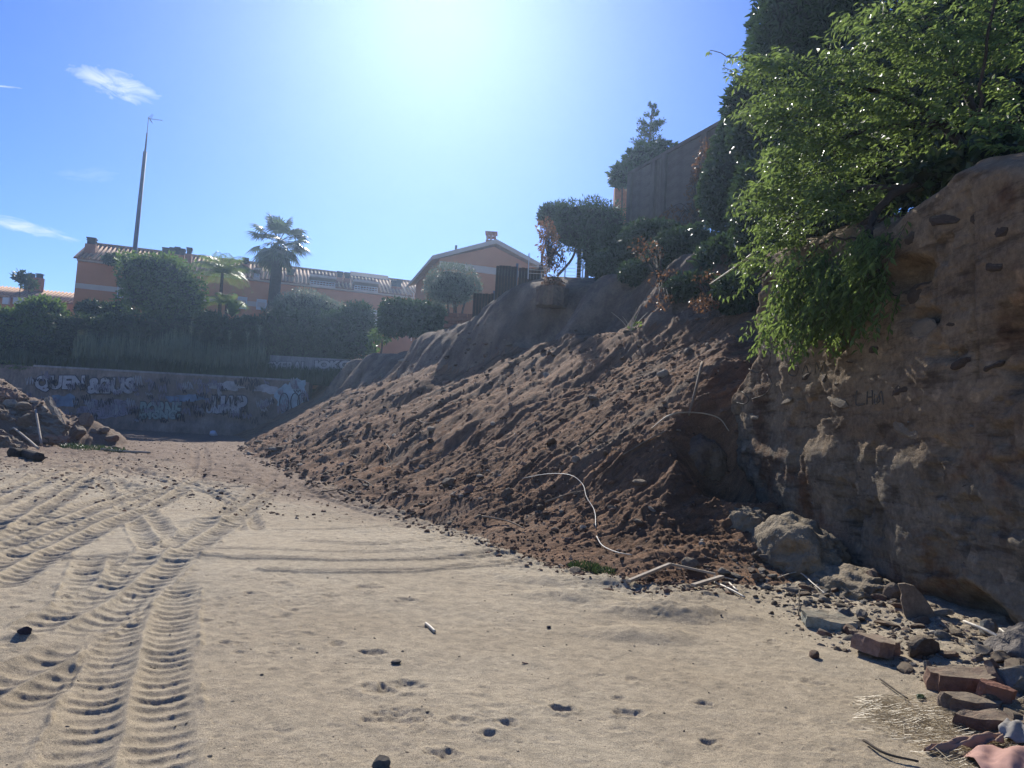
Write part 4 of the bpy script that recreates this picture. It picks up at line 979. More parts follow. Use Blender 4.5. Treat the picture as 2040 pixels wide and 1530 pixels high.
bush('wall_creeper', 'pale green creeper hanging over the left end of the graffiti wall', 'plant', [pb(45, 733, 60.4, 30, 5, .5), pb(10, 728, 60.4, 20, 7, .5)], 700, .25, M_lbright, stems=False, corek=0, base=Z1 - .5)

# ---------------------------------------------------------------- middle terrace: board wall, fence, hedge, conifer
def mk_board():
    m = Mat('board_marked_concrete', .9, .15)
    c = m.ramp(m.noise(1.2, 6, .7, stretch=(1, 1, .5)), [(.3, (.085, .07, .06)), (.6, (.17, .14, .12)), (.75, (.12, .10, .09))])
    m.col(c); m.bump(m.noise(9, 5, .7), .03); return m.m
M_board = mk_board()
wA = at(1256, 345, 32); wB = at(1412, 258, 0.1)
dW = ray(1412, 258); wB = CAM + dW * ((wA.z - 1.6) / dW.z)
bu, bn = frame(wA, wB); BO = Vector((wA.x, wA.y, 0)); zb = at(1252, 470, 32).z
bw = empty('terrace_wall', (wA.x + 2, wA.y - 4, zb), 0, 'tall dark concrete wall with vertical posts on the terrace, top edge rising towards the ivy', 'wall')
BL = 13.0
mb = MB(); obox(mb, BO, bu, bn, 0, BL, -.35, 0, zb - .6, wA.z - .08); ebuild(mb, 'wall_body', M_board, bw)
mb = MB(); obox(mb, BO, bu, bn, -.06, BL, -.42, .08, wA.z - .08, wA.z + .06); ebuild(mb, 'coping', M_board, bw)
k = 0
for a in (0.0, 1.75, 2.5, 5.0, 7.4):
    mb = MB(); obox(mb, BO, bu, bn, a, a + .28, .002, .14, zb - .6, wA.z - .1); ebuild(mb, 'post', M_board, bw)
pl = MB().box((0, 0, 0), (1, 1, 1)).build('plank', M_board, bw); plm = pl.data; bpy.data.objects.remove(pl)
edges = [.28, 1.75, 2.03, 2.5, 2.78, 5.0, 5.28, 7.4]
for i in range(0, 8, 2):
    a0, a1 = edges[i], edges[i + 1]; z = zb - .5
    while z < wA.z - .35:
        o = bpy.data.objects.new('plank', plm); COL.objects.link(o); o.parent = bw
        c = BO + bu * ((a0 + a1) / 2) + bn * (.012 + random.uniform(0, .012)) + Vector((0, 0, z + .22)) - bw.location
        o.location = c; o.rotation_euler = (0, 0, math.atan2(bu.y, bu.x)); o.scale = (a1 - a0 - .01, .04, .443); z += .45
# brick chimney beyond the hedge
c = at(1236, 372, 44); cbz = Z2 + .5
ch = empty('brick_chimney', (c.x, c.y, cbz), 0, 'slim orange brick chimney with dark slotted cap between the hedge and the dark terrace wall', 'chimney')
mb = MB(); w = 24 * 44 / 1530; H = c.z - cbz
mb.box((0, 0, (H - .1) / 2), (w, w, H - .1)); mb.build('shaft', simple('orange_brick', (.36, .14, .07), .9, .25, 6, .02), ch)
mb = MB()
for sx in (-1, 0, 1):
    for sy in (-1, 1): mb.box((sx * w * .36, sy * w * .38, H + .06), (.1, .1, .32))
mb.box((0, 0, H + .26), (w * 1.25, w * 1.25, .1)); mb.box((0, 0, H + .42), (w * .9, w * .9, .2)); mb.build('cap', M_brick, ch)
bush('conifer_hedge', 'dark hedge top behind the conifer and the terrace wall', 'hedge', [pb(1285, 325, 37, 48, 32, 1.2), pb(1240, 350, 37, 24, 20, 1), pb(1320, 312, 37, 30, 26, 1)], 3500, .26, M_lcyp, base=Z2, gap=.3)
def conifer():
    gen = np.random.default_rng(12); Yc = 39; c0 = at(1282, 400, Yc); tp = at(1300, 212, Yc)
    root = empty('conifer', (c0.x, Yc, Z2), 0, 'layered conifer with tiered branches rising above the dark terrace wall', 'tree'); off = Vector(root.location)
    mb = MB(); mb.tube(cat_rom([(c0.x, Yc, Z2), (c0.x, Yc, c0.z), ((c0.x + tp.x) / 2, Yc, (c0.z + tp.z) / 2), tuple(tp)], 5), .17, .03, 7); ebuild(mb, 'trunk', M_barkd, root, True)
    P = []; D = []; br = MB()
    levels = np.linspace(0, 1, 11)
    for li, f in enumerate(levels):
        z = c0.z + (tp.z - c0.z) * f; x = c0.x + (tp.x - c0.x) * f; Lm = (1.55 * (1 - f) ** .85 + .18) * gen.uniform(.75, 1.1)
        nb = 8 if f < .9 else 5
        for b in range(nb):
            a = gen.uniform(0, 6.28); L = Lm * gen.uniform(.6, 1.1); h = np.array([math.cos(a), math.sin(a), 0])
            p0 = np.array([x, Yc, z]); p1 = p0 + h * L + np.array([0, 0, .12 * L + gen.uniform(-.05, .15)])
            br.tube([tuple(p0), tuple((p0 + p1) / 2 - np.array([0, 0, .05 * L])), tuple(p1)], .03, .01, 4, False)
            m = int(70 * L + 12)
            t = gen.uniform(.25, 1.08, m); s = np.cross(h, [0, 0, 1])
            pp = p0 + (p1 - p0) * t[:, None] + s * gen.normal(size=(m, 1)) * .16 * (L * .6 + .4) + np.array([0, 0, 1]) * gen.normal(size=(m, 1)) * .06
            P.append(pp); D.append(h * .7 + gen.normal(size=(m, 3)) * .5 + np.array([0, 0, .55]))
    P = np.concatenate(P); D = np.concatenate(D); s = gen.uniform(.10, .2, len(P))
    V, F = leaf_quads(P, D, gen.normal(size=P.shape), s, s * .4); mesh_np('foliage', V - np.array(off), F, M_lcyp, root, False)
    ebuild(br, 'branches', M_barkd, root)
conifer()
hb = at(1160, 470, 28)
bush('tall_hedge', 'tall dark overgrown hedge at the terrace edge left of the brick chimney', 'hedge', [pb(1165, 452, 32.5, 66, 42, 1.1, True), pb(1200, 470, 32.0, 46, 60, 1.0, True), pb(1105, 432, 33.0, 36, 24, 1.0), pb(1225, 500, 31.0, 40, 50, 1)], 12000, .17, M_lcyp, base=at(1160, 560, 32.5).z, gap=.2, up=.3, asp=.3,
     trunk=[([tuple(at(1150 + dx, 560, 32.7)), tuple(at(1152 + dx, 500, 32.7)), tuple(at(1148 + dx * .8, 450, 32.7))], .10, .07) for dx in (2, 18, 38)] + [([tuple(at(1083, 555, 33.0)), tuple(at(1080, 510, 33.0)), tuple(at(1100, 445, 33.0))], .06, .04), ([tuple(at(1110, 550, 32.9)), tuple(at(1140, 515, 32.9)), tuple(at(1150, 480, 32.9))], .06, .05)])
def leafy(name, label, cat, blobs, n, size, mat, seed=1, asp=.5, hang=.6):
    """loose leaves on twigs through a volume, sky shows through"""
    gen = np.random.default_rng(seed); c = np.mean([np.array(b[0]) for b in blobs], axis=0); root = empty(name, tuple(c), 0, label, cat)
    P, N = blob_points(blobs, n, gen, .3); P = P + (np.mean([np.array(b[0]) for b in blobs], axis=0) - P) * (gen.random((len(P), 1)) * .35)
    D = gen.normal(size=P.shape) * .6 + np.array([0, 0, -hang]); s = size * gen.uniform(.6, 1.3, len(P))
    V, F = leaf_quads(P, D, gen.normal(size=P.shape), s, s * asp); mesh_np('foliage', V - c, F, mat, root, False)
    mb = MB()
    for k in range(0, len(P), max(1, len(P) // 40)):
        q = P[k]; mb.tube(cat_rom([tuple(c + (q - c) * .05 - np.array([0, 0, blobs[0][1][2] * .8])), tuple(c + (q - c) * .5), tuple(q)], 3), .02, .006, 3, False)
    o = mb.build('twigs', M_barkd, root, True); o.data.transform(Matrix.Translation(-Vector(c)))
    return root
leafy('dry_tree', 'thin half bare tree with brown leaves at the left end of the tall hedge', 'tree', [pb(1092, 495, 28.4, 24, 55, .7), pb(1085, 450, 28.4, 22, 24, .7), pb(1110, 520, 28.4, 22, 30, .7)], 900, .13, M_ldry, 3)
leafy('dry_bush', 'brown leaved bush in front of the small fence at the terrace edge', 'bush', [pb(1100, 565, 27.6, 26, 20, .6)], 500, .12, M_ldry, 4)
# dark panel fence left of the hedge, panels and posts
fe = empty('panel_fence', tuple(at(1010, 600, 31)), 0, 'dark board fence stepping down the terrace in front of the gabled house', 'fence')
for px0, px1, pt, pbm, Y0 in ((984, 1030, 536, 612, 31), (1030, 1076, 540, 600, 30.4), (940, 984, 590, 640, 32.5)):
    a, b = at(px0, pbm, Y0), at(px1, pt, Y0); n = 7; w = (b.x - a.x) / n
    for j in range(n):
        mb = MB(); mb.box((a.x + w * (j + .5), Y0 + .02 * (j % 2), (a.z + b.z) / 2 - .1), (w * .95, .04, b.z - a.z + .4 + random.uniform(-.04, .04))); ebuild(mb, 'board', M_barkd, fe)
    mb = MB(); mb.box((b.x, Y0 + .1, (a.z + b.z) / 2), (.1, .1, b.z - a.z + .5)); ebuild(mb, 'post', M_metal, fe)
wf = empty('wire_fence', tuple(at(1120, 545, 28.9)), 0, 'thin light wire fence in the gap under the tall hedge', 'fence')
mb = MB()
for px in (1052, 1088, 1125, 1160):
    a, b = at(px, 556, 28.9), at(px + 2, 505 if px == 1052 else 520, 28.9); mb2 = MB(); mb2.tube([tuple(a), tuple(b)], .025, k=5); ebuild(mb2, 'post', M_frame, wf)
for py in (523, 530, 537, 544): mb.tube([tuple(at(1052, py, 28.9)), tuple(at(1165, py + 6, 28.9))], .008, k=3)
ebuild(mb, 'wires', M_frame, wf)
# bricks and slab fragments on the scarp lip
M_red = simple('red_brick', (.21, .10, .068), .9, .3, 6, .02)
def bricks_ledge():
    a = at(914, 655, 36.5); root = empty('broken_brick_wall', tuple(a), 0, 'stub of broken brick wall on the lip of the scarp under the olive tree', 'wall')
    bm = MB().box((0, 0, 0), (.42, .3, .16)).build('brick', M_red, root); me = bm.data; bpy.data.objects.remove(bm)
    for r in range(6):
        for j in range(4 - (r > 3)):
            o = bpy.data.objects.new('brick', me); COL.objects.link(o); o.parent = root
            o.location = (j * .45 + (.2 if r % 2 else 0) - .5, random.uniform(-.03, .03), r * .18 - .25); o.rotation_euler = (0, random.uniform(-.03, .03), random.uniform(-.08, .08))
bricks_ledge()
def slab_(name, label, p, size, rot, mat, seed, cat='slab', nn=9, amp=.012, group=None):
    gen = np.random.default_rng(seed); V = []; 
    import bmesh
    bm = bmesh.new(); bmesh.ops.create_cube(bm, size=1); bmesh.ops.subdivide_edges(bm, edges=bm.edges[:], cuts=nn, use_grid_fill=True)
    co = np.array([v.co[:] for v in bm.verts]); rr = co.copy()
    # irregular outline: bend the rectangle with noise, round the corners
    ang = np.arctan2(co[:, 1], co[:, 0]); rad = 1 - .22 * np.clip(np.abs(np.sin(2 * ang)), 0, 1) * gen.uniform(.2, 1) + .16 * vn(np.cos(ang) * 2 + seed, np.sin(ang) * 2, 5)
    rr[:, :2] *= rad[:, None]
    rr *= np.array(size); rr *= (1 - .10 * np.clip(np.abs(co).sum(1) - 1.15, 0, 1) * (1 + vn(co[:, 0] * 7 + seed, co[:, 1] * 7 + co[:, 2] * 5, 9)))[:, None]
    rr += amp * 1.4 * np.stack([vn(rr[:, 1] * 14 + seed, rr[:, 2] * 14, 1), vn(rr[:, 0] * 14, rr[:, 2] * 14 + seed, 2), vn(rr[:, 0] * 11, rr[:, 1] * 11 + seed, 3)], 1)
    for v, c in zip(bm.verts, rr): v.co = c
    me = bpy.data.meshes.new(name); bm.to_mesh(me); bm.free(); me.materials.append(mat)
    o = bpy.data.objects.new(name, me); COL.objects.link(o); o.location = p; o.rotation_euler = rot
    return tag(o, label, cat, group)
def rock(name, label, p, size, mat, seed, cat='stone', rot=(0, 0, 0), group=None, sub=2, cuts=9, me=None):
    if me is None:
        gen = np.random.default_rng(seed); V0, F0 = ico(sub); V = V0.copy()
        for k in range(cuts):
            n = unit(gen.normal(size=3)); c = gen.uniform(.55, .85); d = V @ n; m = d > c; V[m] -= np.outer(d[m] - c, n)
        V = V * (1 + .07 * vn(V0[:, 0] * 4 + seed, V0[:, 1] * 4 + V0[:, 2] * 3, 3) + .05 * vn(V0[:, 0] * 11 + seed, V0[:, 1] * 11 + V0[:, 2] * 9, 4))[:, None]
        me = bpy.data.meshes.new(name); me.from_pydata(V.tolist(), [], F0); me.materials.append(mat)
    o = bpy.data.objects.new(name, me); COL.objects.link(o); o.location = p; o.rotation_euler = rot; o.scale = size
    return tag(o, label, cat, group)
def rough_stone(name, c1, c2):
    m = Mat(name, .9, .2); c = m.ramp(m.noise(3, 7, .7), [(.3, c1), (.65, c2)]); c = m.mix(c, m.ramp(m.noise(30, 5, .75), [(.35, (.6, .6, .6)), (.6, (1.1, 1.1, 1.1)), (.75, (1.5, 1.5, 1.45))]), .7, 'MULTIPLY')
    nz = m.N('ShaderNodeSeparateXYZ'); m.L(m.N('ShaderNodeNewGeometry').outputs['Normal'], nz.inputs[0])
    f = m.ramp(m.math('ADD', m.math('MULTIPLY', nz.outputs[2], .35), m.noise(5, 6, .7)), [(.62, (0, 0, 0)), (.85, (.8, .8, .8))])
    c = m.mix(c, (.27, .215, .145), f)
    m.col(c); m.bump(m.noise(14, 8, .7), .03, .9); return m.m
M_st_gr = rough_stone('grey_stone', (.15, .15, .14), (.30, .30, .27)); M_st_gn = rough_stone('pale_green_slate', (.22, .22, .17), (.40, .39, .30))
M_st_br = rough_stone('brown_stone', (.14, .10, .07), (.28, .21, .15)); M_st_rd = rough_stone('terracotta', (.13, .075, .055), (.25, .145, .10)); M_st_pk = rough_stone('pink_terracotta', (.21, .125, .095), (.34, .215, .155))
M_st_bl = rough_stone('blue_grey_stone', (.11, .12, .125), (.21, .22, .225)); M_conc = rough_stone('old_concrete', (.22, .20, .17), (.38, .35, .30)); M_earth = rough_stone('clod_earth', (.10, .068, .045), (.20, .14, .095))
slab_('broken_slab', 'pale broken slab poking out of the scarp lip below the olive tree', at(903, 652, 37), (1.0, .8, .1), (0, .05, .2), M_conc, 5)
slab_('broken_slab', 'thin grey slab on the scarp lip just left of the small brown bush', at(1045, 612, 29.5), (1.1, .6, .08), (0, -.08, .1), M_conc, 6)
slab_('terrace_edge_block', 'square concrete block sunk in the terrace edge under the small brown bush', at(1098, 592, 27.2), (1.15, .8, .7), (0, 0, .1), M_scarp, 9, 'block')

# ---------------------------------------------------------------- ivy, scrub and dark trees on the right bank
bush('ivy_curtain', 'dark ivy and creeper hanging over the right end of the terrace wall', 'ivy', [pb(1480, 300, 23.5, 62, 90, 1.0), pb(1450, 380, 23.5, 60, 90, 1.0), pb(1530, 420, 18.5, 80, 130, 1.2), pb(1520, 260, 19.5, 70, 60, 1.2)], 15000, .15, M_livy, base=at(1450, 560, 20).z - .3, asp=.7, stems=False, gap=.1)
bush('bank_scrub', 'dark scrub covering the bank below the terrace wall', 'scrub', [pb(1300, 475, 26.5, 60, 34, 1.2), pb(1370, 500, 23.5, 70, 50, 1.2), pb(1440, 530, 20.5, 66, 60, 1.2), pb(1250, 500, 28, 30, 26, 1), pb(1215, 530, 27.5, 40, 26, 1), pb(1290, 545, 24, 50, 26, 1), pb(1390, 575, 19.5, 60, 26, .9), pb(1460, 585, 17.5, 40, 40, .8)], 20000, .15, M_livy, base=at(1380, 590, 22).z, asp=.6, gap=.15, corek=.72)
leafy('dead_creeper', 'brown dead creeper with orange leaves climbing the terrace wall beside the ivy', 'creeper', [pb(1405, 320, 26, 22, 60, .3), pb(1425, 400, 25.2, 36, 50, .3), pb(1340, 440, 28, 40, 24, .3), pb(1385, 380, 26.6, 22, 70, .25)], 1500, .12, M_ldry, 8)
leafy('scrub_twigs', 'tangle of bare twigs and dead leaves spilling down the scarp under the terrace wall', 'twigs', [pb(1290, 490, 23, 40, 24, .5), pb(1350, 560, 20, 60, 26, .5), pb(1320, 610, 18.5, 36, 16, .4)], 420, .10, M_ldry, 9)
leafy('scrub_twigs', 'thin dead creeper leaves caught on the bank right of the terrace wall foot', 'twigs', [pb(1430, 560, 18.5, 50, 30, .5), pb(1400, 610, 17, 40, 16, .4)], 420, .09, M_ldry, 19)
bush('tall_cypress', 'tall dark cypress at the top edge of the picture left of the leafy shrub', 'tree', [pb(1580, 60, 18.5, 82, 150, 1.6), pb(1660, 0, 18, 90, 200, 1.6), pb(1560, 200, 18.5, 70, 80, 1.4), pb(1490, 200, 19, 50, 34, 1), pb(1620, 280, 17.5, 90, 120, 1.6), pb(1530, 130, 18.8, 34, 60, 1)], 24000, .2, M_lcyp, base=8, asp=.4, stems=False, fs=1.6)
bush('ivy_bank', 'deep dark ivy mass behind the leafy shrub along the right edge', 'ivy', [pb(1850, 180, 14.5, 190, 150, 2), pb(1740, 330, 14, 150, 110, 2), pb(2000, 250, 12, 150, 120, 1.8), pb(1950, 40, 14, 190, 150, 2), pb(1620, 420, 14.5, 90, 90, 1.6), pb(1960, 335, 8.6, 100, 50, .6), pb(2010, 400, 7.6, 50, 50, .3), pb(1860, 350, 8.9, 60, 26, .5)], 26000, .15, M_livy, base=4.3, asp=.7, stems=False)

def shrub():
    gen = np.random.default_rng(21)
    base = at(1985, 345, 8.6)
    root = empty('leafy_shrub', tuple(base), 0, 'large sunlit leafy shrub arching over the right wall and hanging down its face', 'shrub'); off = np.array(root.location)
    # main limbs (photo columns, depth)
    def L(pts, r0, r1, name='limb'):
        mb = MB(); P = cat_rom([tuple(at(*p)) for p in pts], 6); P[1:-1] += gen.normal(size=P[1:-1].shape) * .015
        mb.tube(P, r0, r1, 7); o = mb.build(name, M_barkd, root, True); o.data.transform(Matrix.Translation(-root.location)); return P
    limbs = [L([(1985, 345, 8.6), (1880, 350, 8.9), (1800, 375, 9.0), (1740, 425, 9.1), (1690, 480, 9.4)], .075, .035),
             L([(1740, 425, 9.1), (1735, 460, 8.9), (1735, 500, 8.8), (1700, 540, 9.2)], .045, .02),
             L([(1985, 345, 8.6), (1880, 250, 9.4), (1780, 190, 9.8), (1640, 160, 10.2)], .07, .02),
             L([(1880, 250, 9.4), (1760, 250, 9.6), (1640, 290, 10), (1560, 330, 10.4)], .05, .015),
             L([(1985, 345, 8.6), (1930, 200, 9.2), (1870, 80, 9.5), (1800, -40, 9.8)], .06, .02),
             L([(1960, 340, 8.6), (1955, 200, 8.2), (1968, 60, 8), (1990, -60, 8)], .02, .015),
             L([(1800, 375, 9.0), (1700, 380, 9.4), (1600, 430, 10.2), (1530, 470, 10.8)], .04, .012)]
    thin = [[(1740, 440, 9), (1690, 500, 9.2), (1655, 570, 9.5), (1640, 610, 9.6)], [(1730, 455, 8.9), (1670, 530, 9.3), (1600, 570, 9.8), (1520, 620, 10.6), (1482, 668, 11.2)],
            [(1700, 500, 9.2), (1640, 560, 9.6), (1570, 590, 10), (1500, 640, 11)], [(1600, 575, 9.8), (1540, 660, 10.4), (1480, 712, 11)], [(1720, 480, 9), (1650, 480, 9.4), (1590, 540, 9.8), (1560, 600, 10)],
            [(1750, 440, 8.9), (1775, 430, 8.6), (1815, 434, 8.3), (1860, 470, 8.0)], [(1590, 540, 9.9), (1530, 545, 10.6), (1480, 575, 11), (1440, 594, 11.2)], [(1560, 330, 10.4), (1500, 390, 10.9), (1455, 424, 11.2)],
            [(1640, 160, 10.2), (1540, 130, 10.6), (1480, 118, 10.9), (1415, 100, 11)], [(1560, 330, 10.2), (1520, 300, 10.6), (1480, 205, 10.9)], [(1530, 470, 10.8), (1480, 500, 11.1), (1470, 494, 11.2)], [(1735, 500, 8.8), (1760, 560, 8.6), (1790, 600, 8.4)]]
    tP = [L(t, .016, .005, 'twig') for t in thin]
    # regions filled by leafy twigs: px,py,depth,rx,ry,weight,droop
    RG = [(1560, 150, 10.4, 70, 45, 1, .25), (1500, 130, 10.8, 40, 30, .4, .2), (1600, 240, 10.2, 90, 60, 1.6, .3), (1520, 225, 10.7, 40, 30, .5, .3), (1700, 210, 9.9, 110, 80, 2, .3), (1640, 330, 10, 110, 60, 2.2, .3), (1570, 390, 10.4, 80, 50, 1.6, .4), (1690, 400, 9.5, 80, 40, 1.1, .4),
          (1760, 110, 9.8, 110, 90, 1.8, .3), (1850, 60, 9.3, 120, 90, 1.7, .3), (1930, 150, 8.8, 90, 110, 1.1, .3), (1980, 50, 8.5, 80, 80, 1, .3), (1830, 260, 9.5, 100, 70, 1, .4), (1560, 460, 10.6, 60, 34, .9, .5), (1510, 520, 10.9, 30, 20, .3, .6),
          (1640, 530, 9.6, 90, 45, 1.0, 1.3), (1600, 595, 9.7, 75, 45, 1.25, 1.8), (1690, 570, 9.2, 75, 55, 1.25, 1.8), (1760, 510, 8.7, 60, 45, .8, 1.6), (1640, 635, 9.5, 65, 25, .55, 2), (1550, 635, 10.2, 36, 30, .4, 1.8), (1740, 590, 8.8, 45, 40, .5, 2), (1800, 490, 8.4, 35, 25, .3, 1.6), (1570, 668, 10.1, 50, 8, .15, 2), (2000, 260, 8.3, 60, 60, .5, .4), (1770, 600, 8.6, 20, 40, .3, 2)]
    W = np.array([r[5] for r in RG]); W = W / W.sum(); NT = 1900
    P = []; D = []; S = []; tw = MB(); cnt = 0
    for r, w in zip(RG, W):
        for _ in range(int(NT * w * (.75 if r[6] >= 1 else 1))):
            a = gen.uniform(0, 6.28); q = math.sqrt(gen.random()); px = r[0] + r[3] * q * math.cos(a) * 1.05; py = r[1] + r[4] * q * math.sin(a) * 1.05
            droop = r[6]; Y = r[2] + gen.normal() * (.35 if droop < 1 else .16)
            c = np.array(at(px, py, Y))
            if droop >= 1: c[0] = min(c[0], wall_x(np.array([c[1]]), np.array([c[2] - GS * c[1]]))[0] - .06 - .25 * gen.random())
            d = unit(np.array([-1.0 + gen.normal() * .5, -.35 + gen.normal() * .5, .15 + gen.normal() * .35 - (droop - .3) * .9]))
            Lh = gen.uniform(.25, .55); n = int(gen.integers(9, 15)); t = np.linspace(.1, 1, n)
            pts = c + d * Lh * (t[:, None] - .5) + np.array([0, 0, -1]) * (.12 + .15 * droop) * Lh * (t[:, None] ** 2)
            side = unit(np.cross(d, np.array([gen.normal() * .4, gen.normal() * .4, 1])))
            sg = np.where(np.arange(n) % 2, 1, -1)[:, None]
            dd = d * .45 + side * sg * .8 + np.array([0, 0, -.35 - .25 * min(droop, 1.5)]) + gen.normal(size=(n, 3)) * .22
            P.append(pts); D.append(dd); S.append(gen.uniform(.07, .135, n) * (1.05 if droop > 1 else 1))
            if cnt % 2 == 0: tw.tube([tuple(pts[0]), tuple(pts[n // 2]), tuple(pts[-1])], .004, .002, 3, False)
            cnt += 1
    for tp in tP:
        for p in tp[2:]:
            if gen.random() < .8:
                n = 3; P.append(p + gen.normal(size=(n, 3)) * .03); D.append(np.array([0, 0, -1]) + gen.normal(size=(n, 3)) * .5); S.append(gen.uniform(.07, .12, n))
    P = np.concatenate(P); D = np.concatenate(D); S = np.concatenate(S)
    V, F = leaf_quads(P, D, unit(gen.normal(size=P.shape) * .6 + np.array([-.2, -.6, .8])), S, S * .36)
    mesh_np('foliage', V - off, F, M_lshrub, root, False)
    o = tw.build('twigs', M_bark, root, True); o.data.transform(Matrix.Translation(-root.location)); o['kind'] = 'stuff'
shrub()
M_cane = simple('dry_cane', (.50, .43, .32), .6, .2, 4, 0, .4)
def stick(name, label, pts, r0, r1, mat, cat, group=None, k=6):
    P = cat_rom([tuple(p) for p in pts], 6); o = MB().tube(P, r0, r1, k).build(name, mat, None, True, loc=P[0]); return tag(o, label, cat, group)
stick('cane', 'long pale cane sticking out past the broken end of the right wall', [at(1500, 505, 11.3), at(1460, 535, 11.6), at(1414, 566, 11.9)], .018, .008, M_cane, 'cane')

# stones built into the wall face
gen = np.random.default_rng(33); k = 0
def wall_hit(px, py, off=0.0):
    d = ray(px, py); Yv = np.linspace(4.0, 14, 900); t = Yv / d.y
    k = np.nonzero(d.x * t >= wall_x(Yv, 1.6 + d.z * t - GS * Yv) - off)[0]
    return CAM + d * (Yv[k[0] if len(k) else -1] / d.y)
def wall_stone(px, py, rw_, rh_, mat, seed, depth=.10, cuts=8):
    # march to the wall face
    p = wall_hit(px, py)
    kk = p.y / 1530
    o = rock('stone', None, (p.x + .02, p.y, p.z), (depth, rw_ * kk * 2.0, rh_ * kk), mat, seed, cat=None, cuts=cuts)
    o.parent = rw; o.location = Vector(o.location) - rw.location; o.rotation_euler = (random.uniform(-.3, .3), 0, 0)
M_st_wall = rough_stone('wall_stone_dark', (.07, .052, .04), (.13, .095, .068)); M_st_wl = rough_stone('wall_stone_light', (.22, .17, .12), (.30, .24, .165))
for (px, py, a, b, mt) in [(1870, 440, 34, 14, 0), (1938, 437, 22, 12, 0), (1988, 462, 22, 12, 0), (1812, 475, 12, 16, 0), (1822, 590, 30, 30, 0), (1980, 530, 20, 14, 0), (1825, 665, 32, 30, 1), (1860, 640, 14, 10, 0), (1892, 645, 10, 10, 0), (1738, 695, 11, 10, 0), (1605, 750, 14, 8, 0), (1642, 755, 8, 12, 0), (1668, 765, 9, 6, 0), (1910, 725, 18, 12, 0), (1975, 730, 18, 10, 0), (1790, 775, 26, 18, 0), (1665, 800, 26, 14, 1), (1895, 860, 10, 6, 1), (1935, 893, 9, 5, 1), (1705, 975, 9, 5, 1), (1800, 850, 34, 22, 1), (1690, 720, 10, 5, 0), (1560, 800, 20, 10, 1), (1500, 830, 14, 10, 1)]:
    wall_stone(px, py, a, b, (M_st_wall, M_st_wl)[mt], 50 + k, .05 if mt == 0 else .045); k += 1
for _ in range(90):
    px, py = gen.uniform(1500, 2035), gen.uniform(600, 1150); r = gen.uniform(2, 5.5)
    wall_stone(px, py, r, r * gen.uniform(.5, .9), (M_st_wall, M_st_wl, M_st_gr)[int(gen.integers(0, 3))], 200 + k, .03, 6); k += 1
# tags scratched and sprayed on the near wall
M_tag = simple('faded_black_paint', (.11, .095, .075), .9, .2)
def wall_tag(strokes, w=.012):
    mb = MB()
    for st in strokes:
        P = []
        for (px, py) in cat_rom([(x, y, 0) for x, y in st], 5)[:, :2]:
            P.append(tuple(wall_hit(px, py, .006)))
        mb.tube(P, w, k=4)
    o = mb.build('graffiti_tag', M_tag, rw, True); o.data.transform(Matrix.Translation(-rw.location))
wall_tag([[(1707, 778), (1706, 806), (1722, 805)], [(1728, 780), (1727, 806)], [(1728, 792), (1738, 790)], [(1738, 778), (1738, 806)], [(1743, 785), (1742, 803), (1752, 800), (1752, 785)], [(1744, 806), (1755, 780), (1760, 806)]], .010)
wall_tag([[(1520, 690), (1535, 705), (1528, 730), (1508, 742), (1492, 735)], [(1528, 745), (1538, 765), (1525, 785), (1498, 795)], [(1478, 780), (1492, 795), (1484, 805), (1468, 802)], [(1575, 728), (1572, 745), (1585, 748), (1590, 732), (1578, 727)], [(1598, 745), (1605, 728), (1612, 746)], [(1624, 744), (1626, 722), (1634, 740), (1642, 720), (1644, 742)]], .009)

# ---------------------------------------------------------------- clods, gravel: uncountable stuff
def clods(name, P, size, mat, seed, flat=.7):
    """small faceted lumps joined into one mesh"""
    gen = np.random.default_rng(seed); V0, F0 = ico(1); V0 = V0[:]; 
    t = (1 + 5 ** .5) / 2
    B = unit(np.array([(-1, t, 0), (1, t, 0), (-1, -t, 0), (1, -t, 0), (0, -1, t), (0, 1, t), (0, -1, -t), (0, 1, -t), (t, 0, -1), (t, 0, 1), (-t, 0, -1), (-t, 0, 1)], float))
    FB = np.array([(0, 11, 5), (0, 5, 1), (0, 1, 7), (0, 7, 10), (0, 10, 11), (1, 5, 9), (5, 11, 4), (11, 10, 2), (10, 7, 6), (7, 1, 8), (3, 9, 4), (3, 4, 2), (3, 2, 6), (3, 6, 8), (3, 8, 9), (4, 9, 5), (2, 4, 11), (6, 2, 10), (8, 6, 7), (9, 8, 1)])
    n = len(P); r = .6 + .7 * gen.random((n, 12, 1)); V = B[None] * r
    a = gen.uniform(0, 6.28, n); c_, s_ = np.cos(a), np.sin(a)
    V = V * (np.asarray(size)[:, None, None] * np.stack([gen.uniform(.7, 1.6, n), gen.uniform(.6, 1.1, n), gen.uniform(.45, .9, n)], 1)[:, None, :])
    x = V[..., 0] * c_[:, None] - V[..., 1] * s_[:, None]; y = V[..., 0] * s_[:, None] + V[..., 1] * c_[:, None]
    V = np.stack([x, y, V[..., 2]], -1) + P[:, None, :]
    F = (np.arange(n)[:, None, None] * 12 + FB[None]).reshape(-1, 3)
    return tag(mesh_np(name, V.reshape(-1, 3), F, mat, None, False), kind='stuff')
def clod_mat(name, stops):
    m = Mat(name, .95, .1); g = m.N('ShaderNodeNewGeometry').outputs['Random Per Island']
    c = m.ramp(g, stops); c = m.mix(c, m.ramp(m.noise(30, 5, .7), [(.3, (.6, .6, .6)), (.7, (1.4, 1.4, 1.4))]), .8, 'MULTIPLY'); m.col(c); m.bump(m.noise(25, 6, .7), .02); return m.m
M_clod = clod_mat('earth_clods', [(.0, (.075, .05, .036)), (.4, (.14, .085, .056)), (.75, (.21, .135, .09)), (.9, (.27, .18, .12)), (.985, (.33, .28, .22))])
